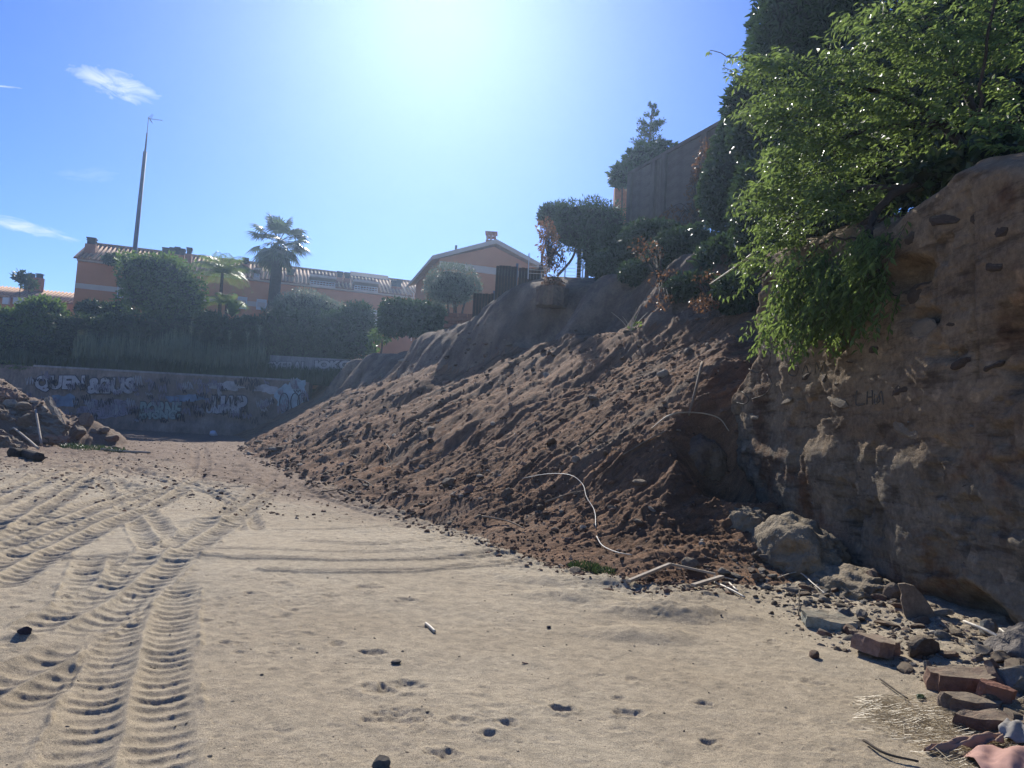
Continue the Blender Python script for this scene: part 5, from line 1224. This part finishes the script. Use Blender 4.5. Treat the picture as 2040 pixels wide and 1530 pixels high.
M_grav = clod_mat('mixed_gravel', [(.0, (.10, .08, .06)), (.3, (.20, .15, .10)), (.55, (.27, .22, .155)), (.75, (.19, .18, .16)), (.88, (.22, .13, .09)), (.96, (.38, .34, .27))])
M_sclod = clod_mat('sand_clods', [(.0, (.15, .12, .085)), (.5, (.24, .20, .14)), (1, (.32, .27, .19))])
gen = np.random.default_rng(77)
def screen_scatter(n, poly, tries=1):
    """points on the terrain with even density across a polygon of the bed (world xy)"""
    poly = np.array(poly); lo, hi = poly.min(0), poly.max(0); out = []
    Q = gen.uniform(lo, hi, (n * 4, 2)); ins = np.zeros(len(Q), bool); j = len(poly) - 1
    for i in range(len(poly)):
        xi, yi = poly[i]; xj, yj = poly[j]
        ins ^= ((yi > Q[:, 1]) != (yj > Q[:, 1])) & (Q[:, 0] < (xj - xi) * (Q[:, 1] - yi) / (yj - yi + 1e-12) + xi); j = i
    Q = Q[ins][:n]; return np.column_stack([Q, hz(Q[:, 0], Q[:, 1])])
def slope_pts(n):
    y = 8 * (44 / 8) ** (gen.random(n) ** 1.15); x = gen.uniform(-16, 5.2, n)
    P = np.stack([x, y], 1); d, _ = sdist(P, TOE); e, _ = sdist(P, FOOT); k = (d > -.5) & (e < .3) & (gen.random(n) < np.clip(1.1 - .0 * d, 0, 1)); k &= (fbm(x * .6, y * .6, 3, 401) > -.15) | (gen.random(n) < .3)
    k &= (d > .1) | (gen.random(n) < .5); k &= gen.random(n) < .22 + .8 * np.exp(-np.maximum(d, 0) / 1.6)
    P = P[k]; return np.column_stack([P, hz(P[:, 0], P[:, 1])])
P = slope_pts(34000); sz = .008 + .035 * gen.random(len(P)) ** 4 * np.clip(P[:, 1] / 10, 1, 2.5) + .0009 * P[:, 1]
clods('earth_clods', P + np.array([0, 0, .005]), sz, M_clod, 5)
P = screen_scatter(5200, [(2.0, 3.2), (3.1, 5.0), (2.6, 6.5), (2.45, 8), (1.3, 9.0), (2.3, 10.2), (3.9, 10.2), (4.2, 8), (4.6, 5), (4.9, 3.2)])
keep = gen.random(len(P)) < np.clip((P[:, 0] - 1.9 - .05 * P[:, 1]) * .9, .12, 1); P = P[keep]
clods('wall_foot_gravel', P, .006 + .03 * gen.random(len(P)) ** 3, M_grav, 6)
P = screen_scatter(2600, [(-4, 3), (3.2, 3), (3, 8), (-1, 12), (-8, 16), (-12, 14), (-6, 7)])
clods('sand_crumbs', P, .003 + .008 * gen.random(len(P)) ** 4, M_sclod, 7)
P = screen_scatter(4200, [(-26, 28.5), (-17.2, 29), (-17.8, 34), (-20, 38), (-40, 46), (-40, 32)])
P = P[fbm(P[:, 0] * .7, P[:, 1] * .7, 3, 403) > -.35]
clods('heap_rubble', P, .03 + .15 * gen.random(len(P)) ** 5, M_clod, 8)
P = screen_scatter(3500, [(-15, 24), (-6, 20), (-13, 42), (-22, 46), (-24, 30)])
P = np.concatenate([P, screen_scatter(2600, [(-9, 13), (-2.2, 12.5), (-6, 20), (-14, 26), (-15, 18)])])
clods('far_clods', P, .010 + .045 * gen.random(len(P)) ** 6, M_clod, 9)
P = screen_scatter(1500, [(-1.3, 12.3), (0, 10.2), (.8, 8.8), (1.5, 8.0), (2.6, 8.4), (1.5, 9.3), (.3, 11), (-1, 13)])
clods('toe_crumbs', P, .005 + .02 * gen.random(len(P)) ** 4, M_clod, 10)

# ---------------------------------------------------------------- single stones, slabs and litter near the wall
def up(p, z): return Vector((p[0], p[1], p[2] + z))
def lump(name, label, p, size, mat, seed, cat, rot=(0, 0, 0), amp=.22, f=2.2):
    V0, F0 = ico(5); V = V0 * (1 + amp * fbm(V0[:, 0] * f + seed, V0[:, 1] * f + V0[:, 2] * f * .7, 5, 411 + seed, .6))[:, None]
    V = V * np.array(size); V += .02 * np.stack([vn(V[:, 1] * 30, V[:, 2] * 30, 7), vn(V[:, 0] * 30, V[:, 2] * 30, 8), vn(V[:, 0] * 30, V[:, 1] * 30, 9)], 1)
    o = mesh_np(name, V, F0, mat, None, True); o.location = p; o.rotation_euler = rot; return tag(o, label, cat)
M_sandy = simple('sandy_earth', (.23, .185, .125), .95, .3, 6, .04)
p = gnd(1508, 1098); lump('earth_block', 'rounded sunlit block of sandy earth under the broken end of the right wall', (3.42, 10.9, .55), (.45, .5, .42), M_sandy, 3, 'earth block')
lump('earth_mound', 'crumbly sunlit sand mound leaning on the foot of the right wall', (3.75, 9.9, .40), (.5, .95, .52), M_sandy, 8, 'earth mound', (0, 0, .1), .3, 2.6)
lump('earth_mound', 'low crumbling earth ridge at the wall foot behind the leaning slab', (3.95, 8.8, .22), (.42, .9, .26), M_sandy, 11, 'earth mound', (0, 0, -.1), .3, 3)
lump('earth_boulder', 'big grey earth boulder stuck in the landslide above the dark hollow', hit(1385, 930) + Vector((.15, .5, .0)), (.55, .5, .55), M_scarp, 14, 'boulder', (.2, .1, .3), .22, 1.8)
lump('earth_mound', 'shaded grey heap of fallen earth at the lower right foot of the wall', (4.35, 6.0, .12), (.5, .7, .38), simple('grey_earth', (.15, .13, .11), .95, .3, 5, .04), 17, 'earth mound', (0, 0, 0), .3, 2.4)
S = lambda px, py, z=0.0: up(hit(px, py), z)
def prism(name, label, pix, Y, thick, mat, cat, lean=0.0):
    P = [at(x, y, Y) for x, y in pix]; zb = min(p.z for p in P)
    F_ = [Vector((p.x, p.y + lean * (p.z - zb), p.z)) for p in P]; n = len(P); nrm = Vector((.35, 1, 0)).normalized() * thick
    V = [tuple(p) for p in F_] + [tuple(p + nrm) for p in F_]
    o = MB().add(V, [tuple(range(n))[::-1], tuple(range(n, 2 * n))] + [(i, (i + 1) % n, (i + 1) % n + n, i + n) for i in range(n)]).build(name, mat); b = o.modifiers.new('b', 'BEVEL'); b.width = .008; b.segments = 2
    return tag(o, label, cat)
prism('leaning_slab', 'flat grey brown slab standing upright against the foot of the right wall', [(1797, 1166), (1812, 1165), (1829, 1170), (1844, 1186), (1858, 1208), (1869, 1230), (1874, 1256), (1840, 1258), (1812, 1246), (1804, 1224), (1800, 1196), (1803, 1186)], 7.1, .05, M_st_br, 'slab', .18)
slab_('pale_slab', 'broad pale green slate slab lying flat at the edge of the rubble', S(1652, 1248, .05), (.52, .42, .10), (.08, .05, -.35), M_st_gn, 4, 'slab')
slab_('terracotta_block', 'large terracotta block casting a shadow on the sand in front of the rubble', S(1742, 1305, .075), (.32, .30, .12), (.10, .12, .55), M_st_pk, 6, 'block', amp=.008)
slab_('terracotta_block', 'long buried terracotta block at the right edge, capped with soil', S(1912, 1372, .03), (.40, .22, .17), (.1, -.05, -.15), M_st_rd, 8, 'block', amp=.01)
slab_('broken_tile', 'dark broken tile standing on edge at the right edge beside the soil capped block', S(1992, 1372, .06), (.20, .26, .05), (.9, .5, .6), M_st_rd, 9, 'tile', amp=.006)
slab_('red_brick', 'bright red brick wedged between stones at the right edge', S(1985, 1398, .06), (.20, .11, .09), (.1, .2, -.3), M_red, 10, 'brick', amp=.006)
slab_('broken_slab', 'flat sandy brick half buried, nearest of the pair at the right edge', S(1935, 1412, .02), (.32, .14, .09), (.05, .05, -.12), M_st_br, 12, 'slab', amp=.01)
slab_('broken_slab', 'long dark slab half buried beside the dry grass near the lower right corner', S(1985, 1452, .02), (.42, .15, .10), (.12, 0, -.2), M_st_rd, 13, 'slab', amp=.012)
NM = [(1372, 1132, .17, .11, .09, M_st_br, 'rounded brown boulder on the landslide foot beside the crossed planks'), (1508, 1108, .09, .07, .05, M_st_br, 'left stone of the small brown cluster below the earth block'), (1520, 1102, .1, .08, .07, M_conc, 'rounded pale stone on top of the small cluster below the earth block'), (1540, 1118, .17, .08, .05, M_st_br, 'long flat brown stone of the cluster below the earth block'),
      (1442, 1143, .09, .06, .05, M_st_gr, 'grey stone at the left end of the rubble strip'), (1465, 1148, .09, .06, .02, M_st_gr, 'thin grey slate flake at the left end of the rubble strip'), (1497, 1140, .09, .05, .04, M_st_rd, 'reddish stone right of the thin slate flake'), (1510, 1153, .11, .07, .05, M_st_br, 'angular brown stone in the middle of the rubble strip'), (1538, 1150, .08, .06, .03, M_st_gr, 'light grey stone right of the angular brown one'),
      (1580, 1146, .18, .06, .05, M_st_br, 'long brown stone like a log in the rubble strip'), (1528, 1175, .08, .05, .04, M_st_gr, 'grey stone in front of the angular brown one'), (1588, 1180, .16, .05, .04, M_conc, 'long thin stone with a dark shadow before it'), (1630, 1162, .09, .07, .05, M_st_gr, 'grey stone behind the dark shadowed slab'),
      (1665, 1180, .10, .06, .05, M_st_rd, 'pinkish stone above the pale green slab'), (1695, 1160, .12, .09, .09, M_st_br, 'blocky brown stone at the shade line of the wall'), (1742, 1172, .13, .12, .14, M_st_rd, 'big reddish stone tilted on the rubble left of the leaning slab'), (1785, 1195, .13, .11, .12, M_st_br, 'wedge shaped brown stone touching the leaning slab'),
      (1705, 1190, .08, .05, .04, M_st_gr, 'small dark stone in front of the big reddish one'), (1642, 1195, .10, .06, .03, M_conc, 'flat pale stone just behind the pale green slab'), (1715, 1230, .07, .06, .06, M_conc, 'pale pebble with a hollow beside the pale green slab'), (1680, 1240, .10, .10, .09, M_st_bl, 'bluish grey stone resting against the right end of the pale green slab'),
      (1690, 1262, .10, .06, .06, M_st_rd, 'dark red stone at the near corner of the pale green slab'), (1767, 1248, .13, .08, .03, M_st_pk, 'flat pinkish flake between the pale slab and the leaning slab'), (1600, 1235, .04, .03, .03, M_st_gr, 'small stone on the sand left of the pale green slab'), (1712, 1272, .12, .07, .06, M_st_rd, 'brown lump just behind the terracotta block'),
      (1971, 1262, .10, .09, .09, M_st_gr, 'round speckled stone in the wall shade behind the long canes'), (1622, 1310, .06, .04, .04, M_st_rd, 'small dark red stone alone on the sand left of the terracotta block'), (1848, 1334, .04, .04, .05, M_conc, 'small white cube shaped stone left of the soil capped block'), (1838, 1305, .17, .12, .10, M_earth, 'crumbling brown earth clod behind the small white stone'),
      (1877, 1272, .08, .06, .05, M_st_gr, 'dark grey stone at the shade edge below the leaning slab'), (2022, 1378, .18, .14, .13, M_st_gr, 'large rounded grey stone cut by the right edge of the picture'), (2025, 1340, .13, .1, .06, M_st_br, 'brown stone at the right edge behind the large rounded grey one'), (1958, 1300, .1, .08, .04, M_conc, 'pale flat stone under the near end of the canes'),
      (1890, 1310, .09, .06, .04, M_st_pk, 'pinkish stone behind the soil capped block'), (1990, 1318, .11, .08, .05, M_st_br, 'brown stone beneath the long canes'), (2018, 1445, .10, .08, .07, M_st_br, 'brown stone above the grey cloth in the lower right corner'),
      (790, 1322, .045, .03, .022, M_st_bl, 'small blue grey stone alone on the open sand'), (760, 1527, .055, .04, .04, M_st_bl, 'dark stone at the bottom edge of the picture'), (802, 1298, .012, .009, .006, M_conc, 'tiny white shell like chip beside the blue grey stone'), (522, 1345, .014, .01, .007, M_conc, 'tiny tan chip on the sand right of the tyre track'),
      (1320, 750, .14, .1, .1, M_conc, 'pale triangular stone high on the landslide'), (1147, 918, .09, .06, .06, M_conc, 'pale triangular stone low in the middle of the landslide'), (895, 968, .16, .1, .12, M_st_br, 'brown stone standing in the lower left part of the landslide'), (1075, 1018, .09, .07, .07, M_earth, 'square brown stone above the curved white cable'),
      (1105, 1056, .07, .05, .03, M_st_pk, 'flat pinkish stone on the landslide left of the cable end'), (1010, 990, .12, .1, .12, M_earth, 'earth lump left of the curved cable'), (860, 858, .22, .14, .08, M_conc, 'pale broken stone in the middle of the landslide'), (800, 720, .25, .15, .1, M_conc, 'light stone on the landslide crest')]
for i, (px, py, a, b, c, mt, lab) in enumerate(NM):
    rock('stone', lab, S(px, py, c * .45), (a, b, c), mt, 500 + i, 'stone', (random.uniform(-.2, .2), random.uniform(-.2, .2), random.uniform(0, 3.1)), sub=3 if a > .08 else 2, cuts=10)
protos = [rock('small_stone', None, (0, 0, -50), (1, 1, 1), mt, 700 + i, None, sub=2) for i, mt in enumerate((M_st_gr, M_st_br, M_st_rd, M_conc, M_st_br, M_st_gr, M_earth, M_st_pk))]
pm = [o.data for o in protos]
for o in protos: bpy.data.objects.remove(o)
Q = screen_scatter(600, [(2.3, 4.2), (2.95, 5.2), (2.75, 6.5), (2.6, 8), (1.9, 8.9), (2.4, 9.8), (3.7, 9.6), (4.0, 8), (4.3, 5.5), (4.2, 3.4)])
gk = [q for q in Q if gen.random() < np.clip((q[0] - 2.1) * .8, .1, 1)][:230]
CN = ['grey', 'brown', 'dark reddish', 'pale concrete', 'brown', 'grey', 'earthy', 'pinkish']
for q in gk:
    r = .018 + .055 * gen.random() ** 2.2; ci = int(gen.integers(0, 8))
    rock('small_stone', 'small broken %s stone in the rubble strip at the right wall foot' % CN[ci], (q[0], q[1], q[2] + r * .2), (r * gen.uniform(.9, 1.8), r * gen.uniform(.7, 1.1), r * gen.uniform(.3, .8)), None, 0, 'stone', (gen.uniform(-.4, .4), gen.uniform(-.4, .4), gen.uniform(0, 3)), 'small %s stones in the rubble at the wall foot' % CN[ci], me=pm[ci])
Q = slope_pts(900)
for q in Q[:130]:
    r = .03 + .07 * gen.random() ** 3 + .002 * q[1]; ci = int(gen.choice([1, 3, 4, 6, 6, 7]))
    rock('small_stone', 'small %s stone sticking out of the landslide earth' % CN[ci], (q[0], q[1], q[2] + r * .2), (r * gen.uniform(.9, 1.7), r * .9, r * gen.uniform(.4, .8)), None, 0, 'stone', (gen.uniform(-.5, .5), gen.uniform(-.5, .5), gen.uniform(0, 3)), 'small %s stones in the landslide earth' % CN[ci], me=pm[ci])

# canes, planks, cables, roots
M_plank = simple('weathered_plank', (.36, .30, .23), .85, .3, 5, .01); M_root = simple('root_bark', (.22, .17, .12), .9, .3, 8); M_cable = simple('white_cable', (.40, .35, .29), .5, .08); M_dkst = simple('dark_stick', (.07, .055, .04), .9, .3, 6)
def line(name, label, pts, r0, r1, mat, cat, dz=.02, group=None, k=6):
    return stick(name, label, [S(x, y, dz if not isinstance(z, (int, float)) else z) for x, y, z in [(q + (None,))[:3] if len(q) == 2 else q for q in pts]], r0, r1, mat, cat, group, k)
def plank(name, label, a, b, w, h, mat, za=.03, zb=.03, cat='plank'):
    A, B = S(a[0], a[1], za), S(b[0], b[1], zb); d = (B - A); L = d.length
    o = MB().box((0, 0, 0), (L, w, h)).build(name, mat); bev = o.modifiers.new('b', 'BEVEL'); bev.width = .004
    o.location = (A + B) / 2; o.rotation_euler = d.to_track_quat('X', 'Z').to_euler(); return tag(o, label, cat)
plank('plank', 'long pale plank lying on the landslide foot, left one of the bent pair', (1252, 1168), (1334, 1146), .05, .03, M_plank, .05, .12)
plank('plank', 'pale plank running right from the bend of the pair towards the rubble', (1334, 1146), (1425, 1158), .045, .025, M_plank, .12, .08)
plank('plank', 'short pale plank crossing the shadow in front of the bent pair', (1380, 1176), (1438, 1160), .06, .03, M_plank, .05, .06)
line('cane', 'pale cane lying on the sand right of the short crossing plank', [(1424, 1164), (1455, 1178), (1484, 1194)], .013, .011, M_cane, 'cane')
line('cane', 'short pale cane piece behind the cane right of the planks', [(1452, 1165), (1462, 1174), (1470, 1182)], .012, .011, M_cane, 'cane')
line('cane', 'thin cane at the left end of the rubble strip', [(1422, 1152), (1445, 1155), (1462, 1159)], .009, .009, M_cane, 'cane')
line('cane', 'cut piece of cane lying alone on the open sand', [(848, 1245), (857, 1253), (866, 1262)], .012, .012, M_cane, 'cane', .012)
line('cane', 'long pale cane with nodes sloping to the right edge in front of the wall shade', [(1920, 1262, .10), (1970, 1284, .10), (2060, 1322, .05)], .014, .017, M_cane, 'cane')
line('cane', 'second thinner cane beside the long one at the right edge', [(1992, 1283, .12), (2015, 1298, .10), (2060, 1325, .06)], .008, .010, M_cane, 'cane')
line('cane', 'thin bent cane arching over the middle of the rubble strip', [(1550, 1160, .05), (1590, 1156, .09), (1620, 1175, .06), (1645, 1188, .02)], .007, .006, M_cane, 'cane')
line('cable', 'curved white cable lying down the landslide to the planks', [(1040, 958, .03), (1090, 952, .06), (1135, 958, .08), (1160, 975, .08), (1168, 1000, .06), (1184, 1025, .05), (1187, 1055, .02)], .0075, .0075, M_cable, 'cable')
line('cable', 'short curl of white cable below the long one', [(1188, 1075, .03), (1200, 1092, .03), (1228, 1104, .02), (1260, 1108, .01)], .009, .007, M_cable, 'cable')
stick('root', 'pale root arching out of the earth boulder to the broken wall end', [S(1298, 862, .05), up(hit(1335, 862), .28), up(hit(1385, 858), .3), up(hit(1430, 857), .2), S(1452, 866, .05)], .016, .008, M_cane, 'root')
line('root', 'thin dark root line from the earth boulder down the landslide', [(1330, 865, .06), (1290, 885, .06), (1240, 912, .03)], .014, .01, M_root, 'root')
line('branch', 'thin straight dark branch standing on the landslide near its right side', [(1398, 760, .35), (1385, 800, .2), (1372, 830, .02)], .03, .02, M_root, 'branch')
line('branch', 'dark bent branch lying in the middle of the landslide', [(1206, 853, .12), (1180, 876, .1), (1152, 890, .03)], .022, .012, M_dkst, 'branch')
for i, (pts, lab) in enumerate([([(700, 958), (725, 962), (745, 975)], 'pale root at the left foot of the landslide'), ([(770, 890), (778, 905), (768, 925)], 'forked pale root in the lower left of the landslide'), ([(815, 925), (850, 915), (880, 905)], 'long pale root lying along the left landslide'), ([(1085, 1010), (1120, 995), (1150, 985)], 'root bundle under the curved cable'), ([(960, 1035), (1010, 1045), (1045, 1060)], 'root at the landslide toe left of the cable'), ([(830, 840), (850, 848), (875, 843)], 'thin pale root across the upper middle of the landslide'), ([(640, 985), (680, 980), (705, 990)], 'low root on the sand beside the landslide toe')]):
    line('root', lab, pts, .018, .008, M_root, 'root', .05)
# bare forked twig with a green leaf near the crest
tp = S(1255, 660); root = empty('bare_shrub', tuple(tp), 0, 'bare forked twigs with one green leaf cluster on the landslide crest', 'shrub')
mb = MB()
for (x, y) in ((1218, 622), (1240, 630), (1282, 598), (1268, 612), (1290, 622), (1300, 640)):
    q = at(x, y, tp.y) - tp; mb.tube(cat_rom([(0, 0, 0), tuple(q * .5 + Vector((.02, 0, .03))), tuple(q)], 4), .014, .004, 4)
mb.build('twigs', M_cane, root)
Pn = np.array([tuple(at(1268, 650, tp.y) - tp)]) + gen.normal(size=(26, 3)) * .09; V, F = leaf_quads(Pn, gen.normal(size=Pn.shape), gen.normal(size=Pn.shape), np.full(26, .13), np.full(26, .07)); mesh_np('leaves', V, F, M_lshrub, root, False)
# litter on the sand
def shard(px, py, a, b, mat, lab, name, cat, rz=0, h=.008):
    return slab_(name, lab, S(px, py, .006), (a, b, h), (random.uniform(-.2, .2), random.uniform(-.2, .2), rz), mat, int(px), cat, nn=3, amp=.003)
shard(1045, 1322, .05, .018, M_st_pk, 'small pink tile shard lying on the open sand', 'tile_shard', 'shard', .1)
rock('dry_leaf', 'small black crumpled leaf on the sand below the planks', S(1093, 1252, .01), (0.02475, 0.0165, 0.012), M_soot, 1093, 'leaf', (.2, .1, .7), sub=3, cuts=14)
rock('pebble', 'small black pebble on the sand mound left of the rubble', S(1437, 1228, .01), (0.0165, 0.011000000000000001, 0.012), M_soot, 1437, 'stone', (.2, .1, .7), sub=3, cuts=14)
rock('bark_lump', 'dark jagged lump of bark on the sand at the left edge', S(48, 1262, .01), (0.05500000000000001, 0.027500000000000004, 0.045), M_soot, 48, 'bark', (.2, .1, .7), sub=3, cuts=14)
line('stick', 'thin dark stick lying on the sand above the dry grass', [(1752, 1358), (1785, 1382), (1808, 1398)], .006, .005, M_dkst, 'stick', .02)
line('stick', 'dark bent stick along the near side of the dry grass', [(1720, 1482), (1765, 1510), (1830, 1525)], .008, .006, M_dkst, 'stick', .02)
line('stick', 'thin dark stick standing at the left of the pale green slab', [(1592, 1200, .12), (1591, 1228, .01)], .006, .006, M_dkst, 'stick')
rock('leaf_clump', 'crumpled dark green leaf clump on the sand beside the thin stick', S(1835, 1392, .01), (0.05500000000000001, 0.033, 0.02), M_lhedge, 1835, 'leaf', (.2, .1, .7), sub=3, cuts=14)
# dry grass swept against the corner
def dry_grass():
    g2 = np.random.default_rng(91); n = 1700; px = 1690 + 340 * g2.random(n) ** .8; py = 1395 + (px - 1690) * .12 + g2.normal(size=n) * 14 + 95 * g2.random(n) * np.clip((px - 1690) / 160, .25, 1)
    py = np.clip(py, 1390, 1545)
    d = np.array([tuple(gnd(x, y)) for x, y in zip(px, py)]); d[:, 2] = hz(d[:, 0], d[:, 1]); 
    a = -.45 + g2.normal(size=n) * .45; L = g2.uniform(.05, .24, n); h = g2.uniform(.002, .035, n)
    D = np.stack([np.cos(a) * L, np.sin(a) * L, g2.normal(size=n) * .01], 1); W = np.stack([-np.sin(a), np.cos(a), a * 0 + .4], 1) * .0016
    A = d + np.array([0, 0, .004]); Mm = A + D * .5 + np.stack([g2.normal(size=n) * .012, g2.normal(size=n) * .012, h], 1); B = A + D
    V = np.stack([A - W, A + W, Mm + W, Mm - W, B + W, B - W], 1).reshape(-1, 3); i = np.arange(n)[:, None] * 6
    F = np.concatenate([i + np.array([[0, 1, 2, 3]]), i + np.array([[3, 2, 4, 5]])])
    m = leaf_mat('dry_grass', (.16, .11, .055), (.46, .37, .22), .2, .2); return tag(mesh_np('dry_grass', V, F, m, None, False), kind='stuff')
dry_grass()
def cloth(name, label, corners, mat, seed, hh, n=40):
    A, B, C, D = [S(x, y, z) for x, y, z in corners]; V = []
    for j in range(n):
        for i in range(n):
            u, v = i / (n - 1), j / (n - 1); p = A.lerp(B, u).lerp(D.lerp(C, u), v)
            z = hh * (math.sin(math.pi * u) * .6 + .4) * math.sin(math.pi * v) + .02 * float(fbm(np.array([u * 5.]), np.array([v * 5. + seed]), 4, 5)[0]) + .012 * math.sin(u * 14 + v * 9 + seed)
            V.append((p.x, p.y, p.z + z + .012))
    F = [(j * n + i, j * n + i + 1, (j + 1) * n + i + 1, (j + 1) * n + i) for j in range(n - 1) for i in range(n - 1)]
    o = mesh_np(name, V, F, mat, None, True); sd_ = o.modifiers.new('t', 'SOLIDIFY'); sd_.thickness = .003; return tag(o, label, 'cloth')
cloth('cloth', 'crumpled salmon pink cloth in the lower right corner', [(1905, 1498, .0), (2090, 1500, .02), (2120, 1600, 0), (1985, 1580, 0)], simple('pink_cloth', (.38, .22, .175), .9, .12, 12), 3, .07)
cloth('cloth', 'brown folded cloth strip trailing left from the pink cloth', [(1840, 1500, .0), (1992, 1478, .03), (2000, 1494, .03), (1850, 1506, 0)], simple('brown_cloth', (.30, .20, .14), .9, .2, 9), 5, .03, 24)
cloth('cloth', 'small grey striped cloth behind the pink one in the corner', [(1988, 1462, .02), (2030, 1462, .05), (2080, 1500, .02), (1990, 1482, .02)], simple('grey_cloth', (.25, .23, .20), .9, .3, 14), 8, .06, 24)

# ---------------------------------------------------------------- debris heap at the left
H = lambda px, py, z=0.0: up(hit(px, py), z)
slab_('concrete_beam', 'long pale broken beam lying in front of the left debris heap', H(92, 887, .28), (2.2, .36, .26), (.12, .05, -.28), M_st_pk, 21, 'beam', amp=.05)
slab_('concrete_slab', 'dark tilted slab behind the long pale beam', H(88, 868, .3), (2.2, 1.1, .22), (.7, .3, -.45), M_earth, 22, 'slab', amp=.05)
slab_('concrete_slab', 'upright thin slab with a pale edge on the left debris heap', H(108, 838, .35), (.18, .9, 1.3), (.1, -.5, .3), M_conc, 23, 'slab', amp=.04)
slab_('concrete_slab', 'grey plate at the left edge on top of the debris heap', H(12, 830, .1), (1.2, .8, .2), (.3, .5, .2), M_earth, 24, 'slab', amp=.05)
slab_('concrete_slab', 'dark plate leaning at the far left edge of the heap foot', H(10, 890, .15), (1.3, .7, .4), (.2, .5, .3), M_st_br, 25, 'slab', amp=.06)
slab_('brick_lump', 'reddish lump of masonry at the top left edge of the heap', H(8, 798, .1), (.9, .7, .5), (.2, .3, .2), M_st_pk, 26, 'masonry', amp=.1)
NB = [(48, 815, 0.40, 0.27, 0.22, M_st_br, 'pale angular chunk near the top of the left heap'), (58, 845, 0.50, 0.43, 0.43, M_earth, 'dark earth chunk in the middle of the left heap'), (88, 818, 0.22, 0.14, 0.20, M_conc, 'small pale chunk in front of the dark back mound'), (170, 846, 0.40, 0.32, 0.40, M_st_br, 'large brown boulder at the right end of the left heap'), (190, 862, 0.27, 0.22, 0.16, M_st_br, 'pale chunk right of the large brown boulder'), (208, 862, 0.27, 0.24, 0.22, M_st_br, 'rounded sandy chunk at the right tip of the heap'), (152, 870, 0.43, 0.36, 0.40, M_earth, 'dark chunk under the large brown boulder'), (222, 878, 0.32, 0.25, 0.22, M_st_rd, 'dark block on the ground at the right tip of the heap'), (130, 868, 0.27, 0.22, 0.14, M_st_br, 'flat pale chunk left of the dark chunk'), (228, 898, 0.22, 0.14, 0.14, M_earth, 'lone clod on the flat ground right of the heap'), (30, 862, 0.27, 0.22, 0.19, M_earth, 'bluish chunk low in the left heap'), (72, 852, 0.36, 0.22, 0.14, M_conc, 'thin pale chunk above the dark tilted slab'), (125, 820, 0.29, 0.36, 0.22, M_earth, 'earth lump on the back mound'), (20, 808, 0.29, 0.22, 0.22, M_conc, 'white chunk at the upper left edge of the heap')]
for i, (px, py, a, b, c, mt, lab) in enumerate(NB):
    rock('rubble_chunk', lab, H(px, py, c * .3), (a, b, c), mt, 800 + i, 'rubble', (random.uniform(-.3, .3), random.uniform(-.3, .3), random.uniform(0, 3)), sub=3, cuts=9)
Q = H(75, 890); 
stick('pole', 'thin pale pole leaning over the long beam on the left heap', [H(66, 862, .9), H(82, 890, .1)], .05, .05, M_plank, 'pole')
stick('pole', 'thin pale pole lying low at the left foot of the heap', [H(24, 878, .5), H(52, 890, .3), H(76, 900, .1)], .04, .04, M_plank, 'pole')
stick('beam', 'dark charred beam lying on the ground left in front of the heap', [H(20, 910, .12), H(50, 912, .12), H(78, 920, .12)], .16, .14, M_barkd, 'beam')
stick('plank', 'long thin pale board on the ground right of the heap foot', [H(200, 898, .06), H(235, 902, .06), (H(300, 905, .06))], .05, .04, M_plank, 'plank')
bush('heap_weeds', 'low green weeds at the right foot of the left debris heap', 'weeds', [pb(185, 896, 29.5, 40, 5, .6), pb(150, 893, 30, 26, 5, .5), pb(225, 900, 29, 26, 4, .5)], 1600, .13, M_lhedge, stems=False, corek=0, base=H(185, 900).z, up=.8, asp=.2)
bush('toe_weeds', 'small patch of weeds at the landslide toe below the cable', 'weeds', [pb(1165, 1130, 9.2, 32, 6, .25), pb(1200, 1140, 9.0, 26, 5, .2)], 700, .05, M_lhedge, stems=False, corek=0, base=H(1165, 1136).z, up=.6, asp=.25)
o = rock('white_bag', 'small white bag of litter against the foot of the graffiti wall', H(425, 868, .15), (.35, .3, .25), M_frame, 901, 'bag', sub=3)

# ---------------------------------------------------------------- haze
hm = bpy.data.materials.new('air'); hm.use_nodes = True; hm.node_tree.nodes.clear()
_o = hm.node_tree.nodes.new('ShaderNodeOutputMaterial'); _v = hm.node_tree.nodes.new('ShaderNodeVolumePrincipled')
_v.inputs['Density'].default_value = HAZE; _v.inputs['Color'].default_value = (.5, .7, 1, 1); _v.inputs['Anisotropy'].default_value = .78
hm.node_tree.links.new(_v.outputs[0], _o.inputs['Volume'])
o = MB().box((0, 90, 17.5), (330, 310, 40)).build('haze', hm); tag(o, kind='stuff')
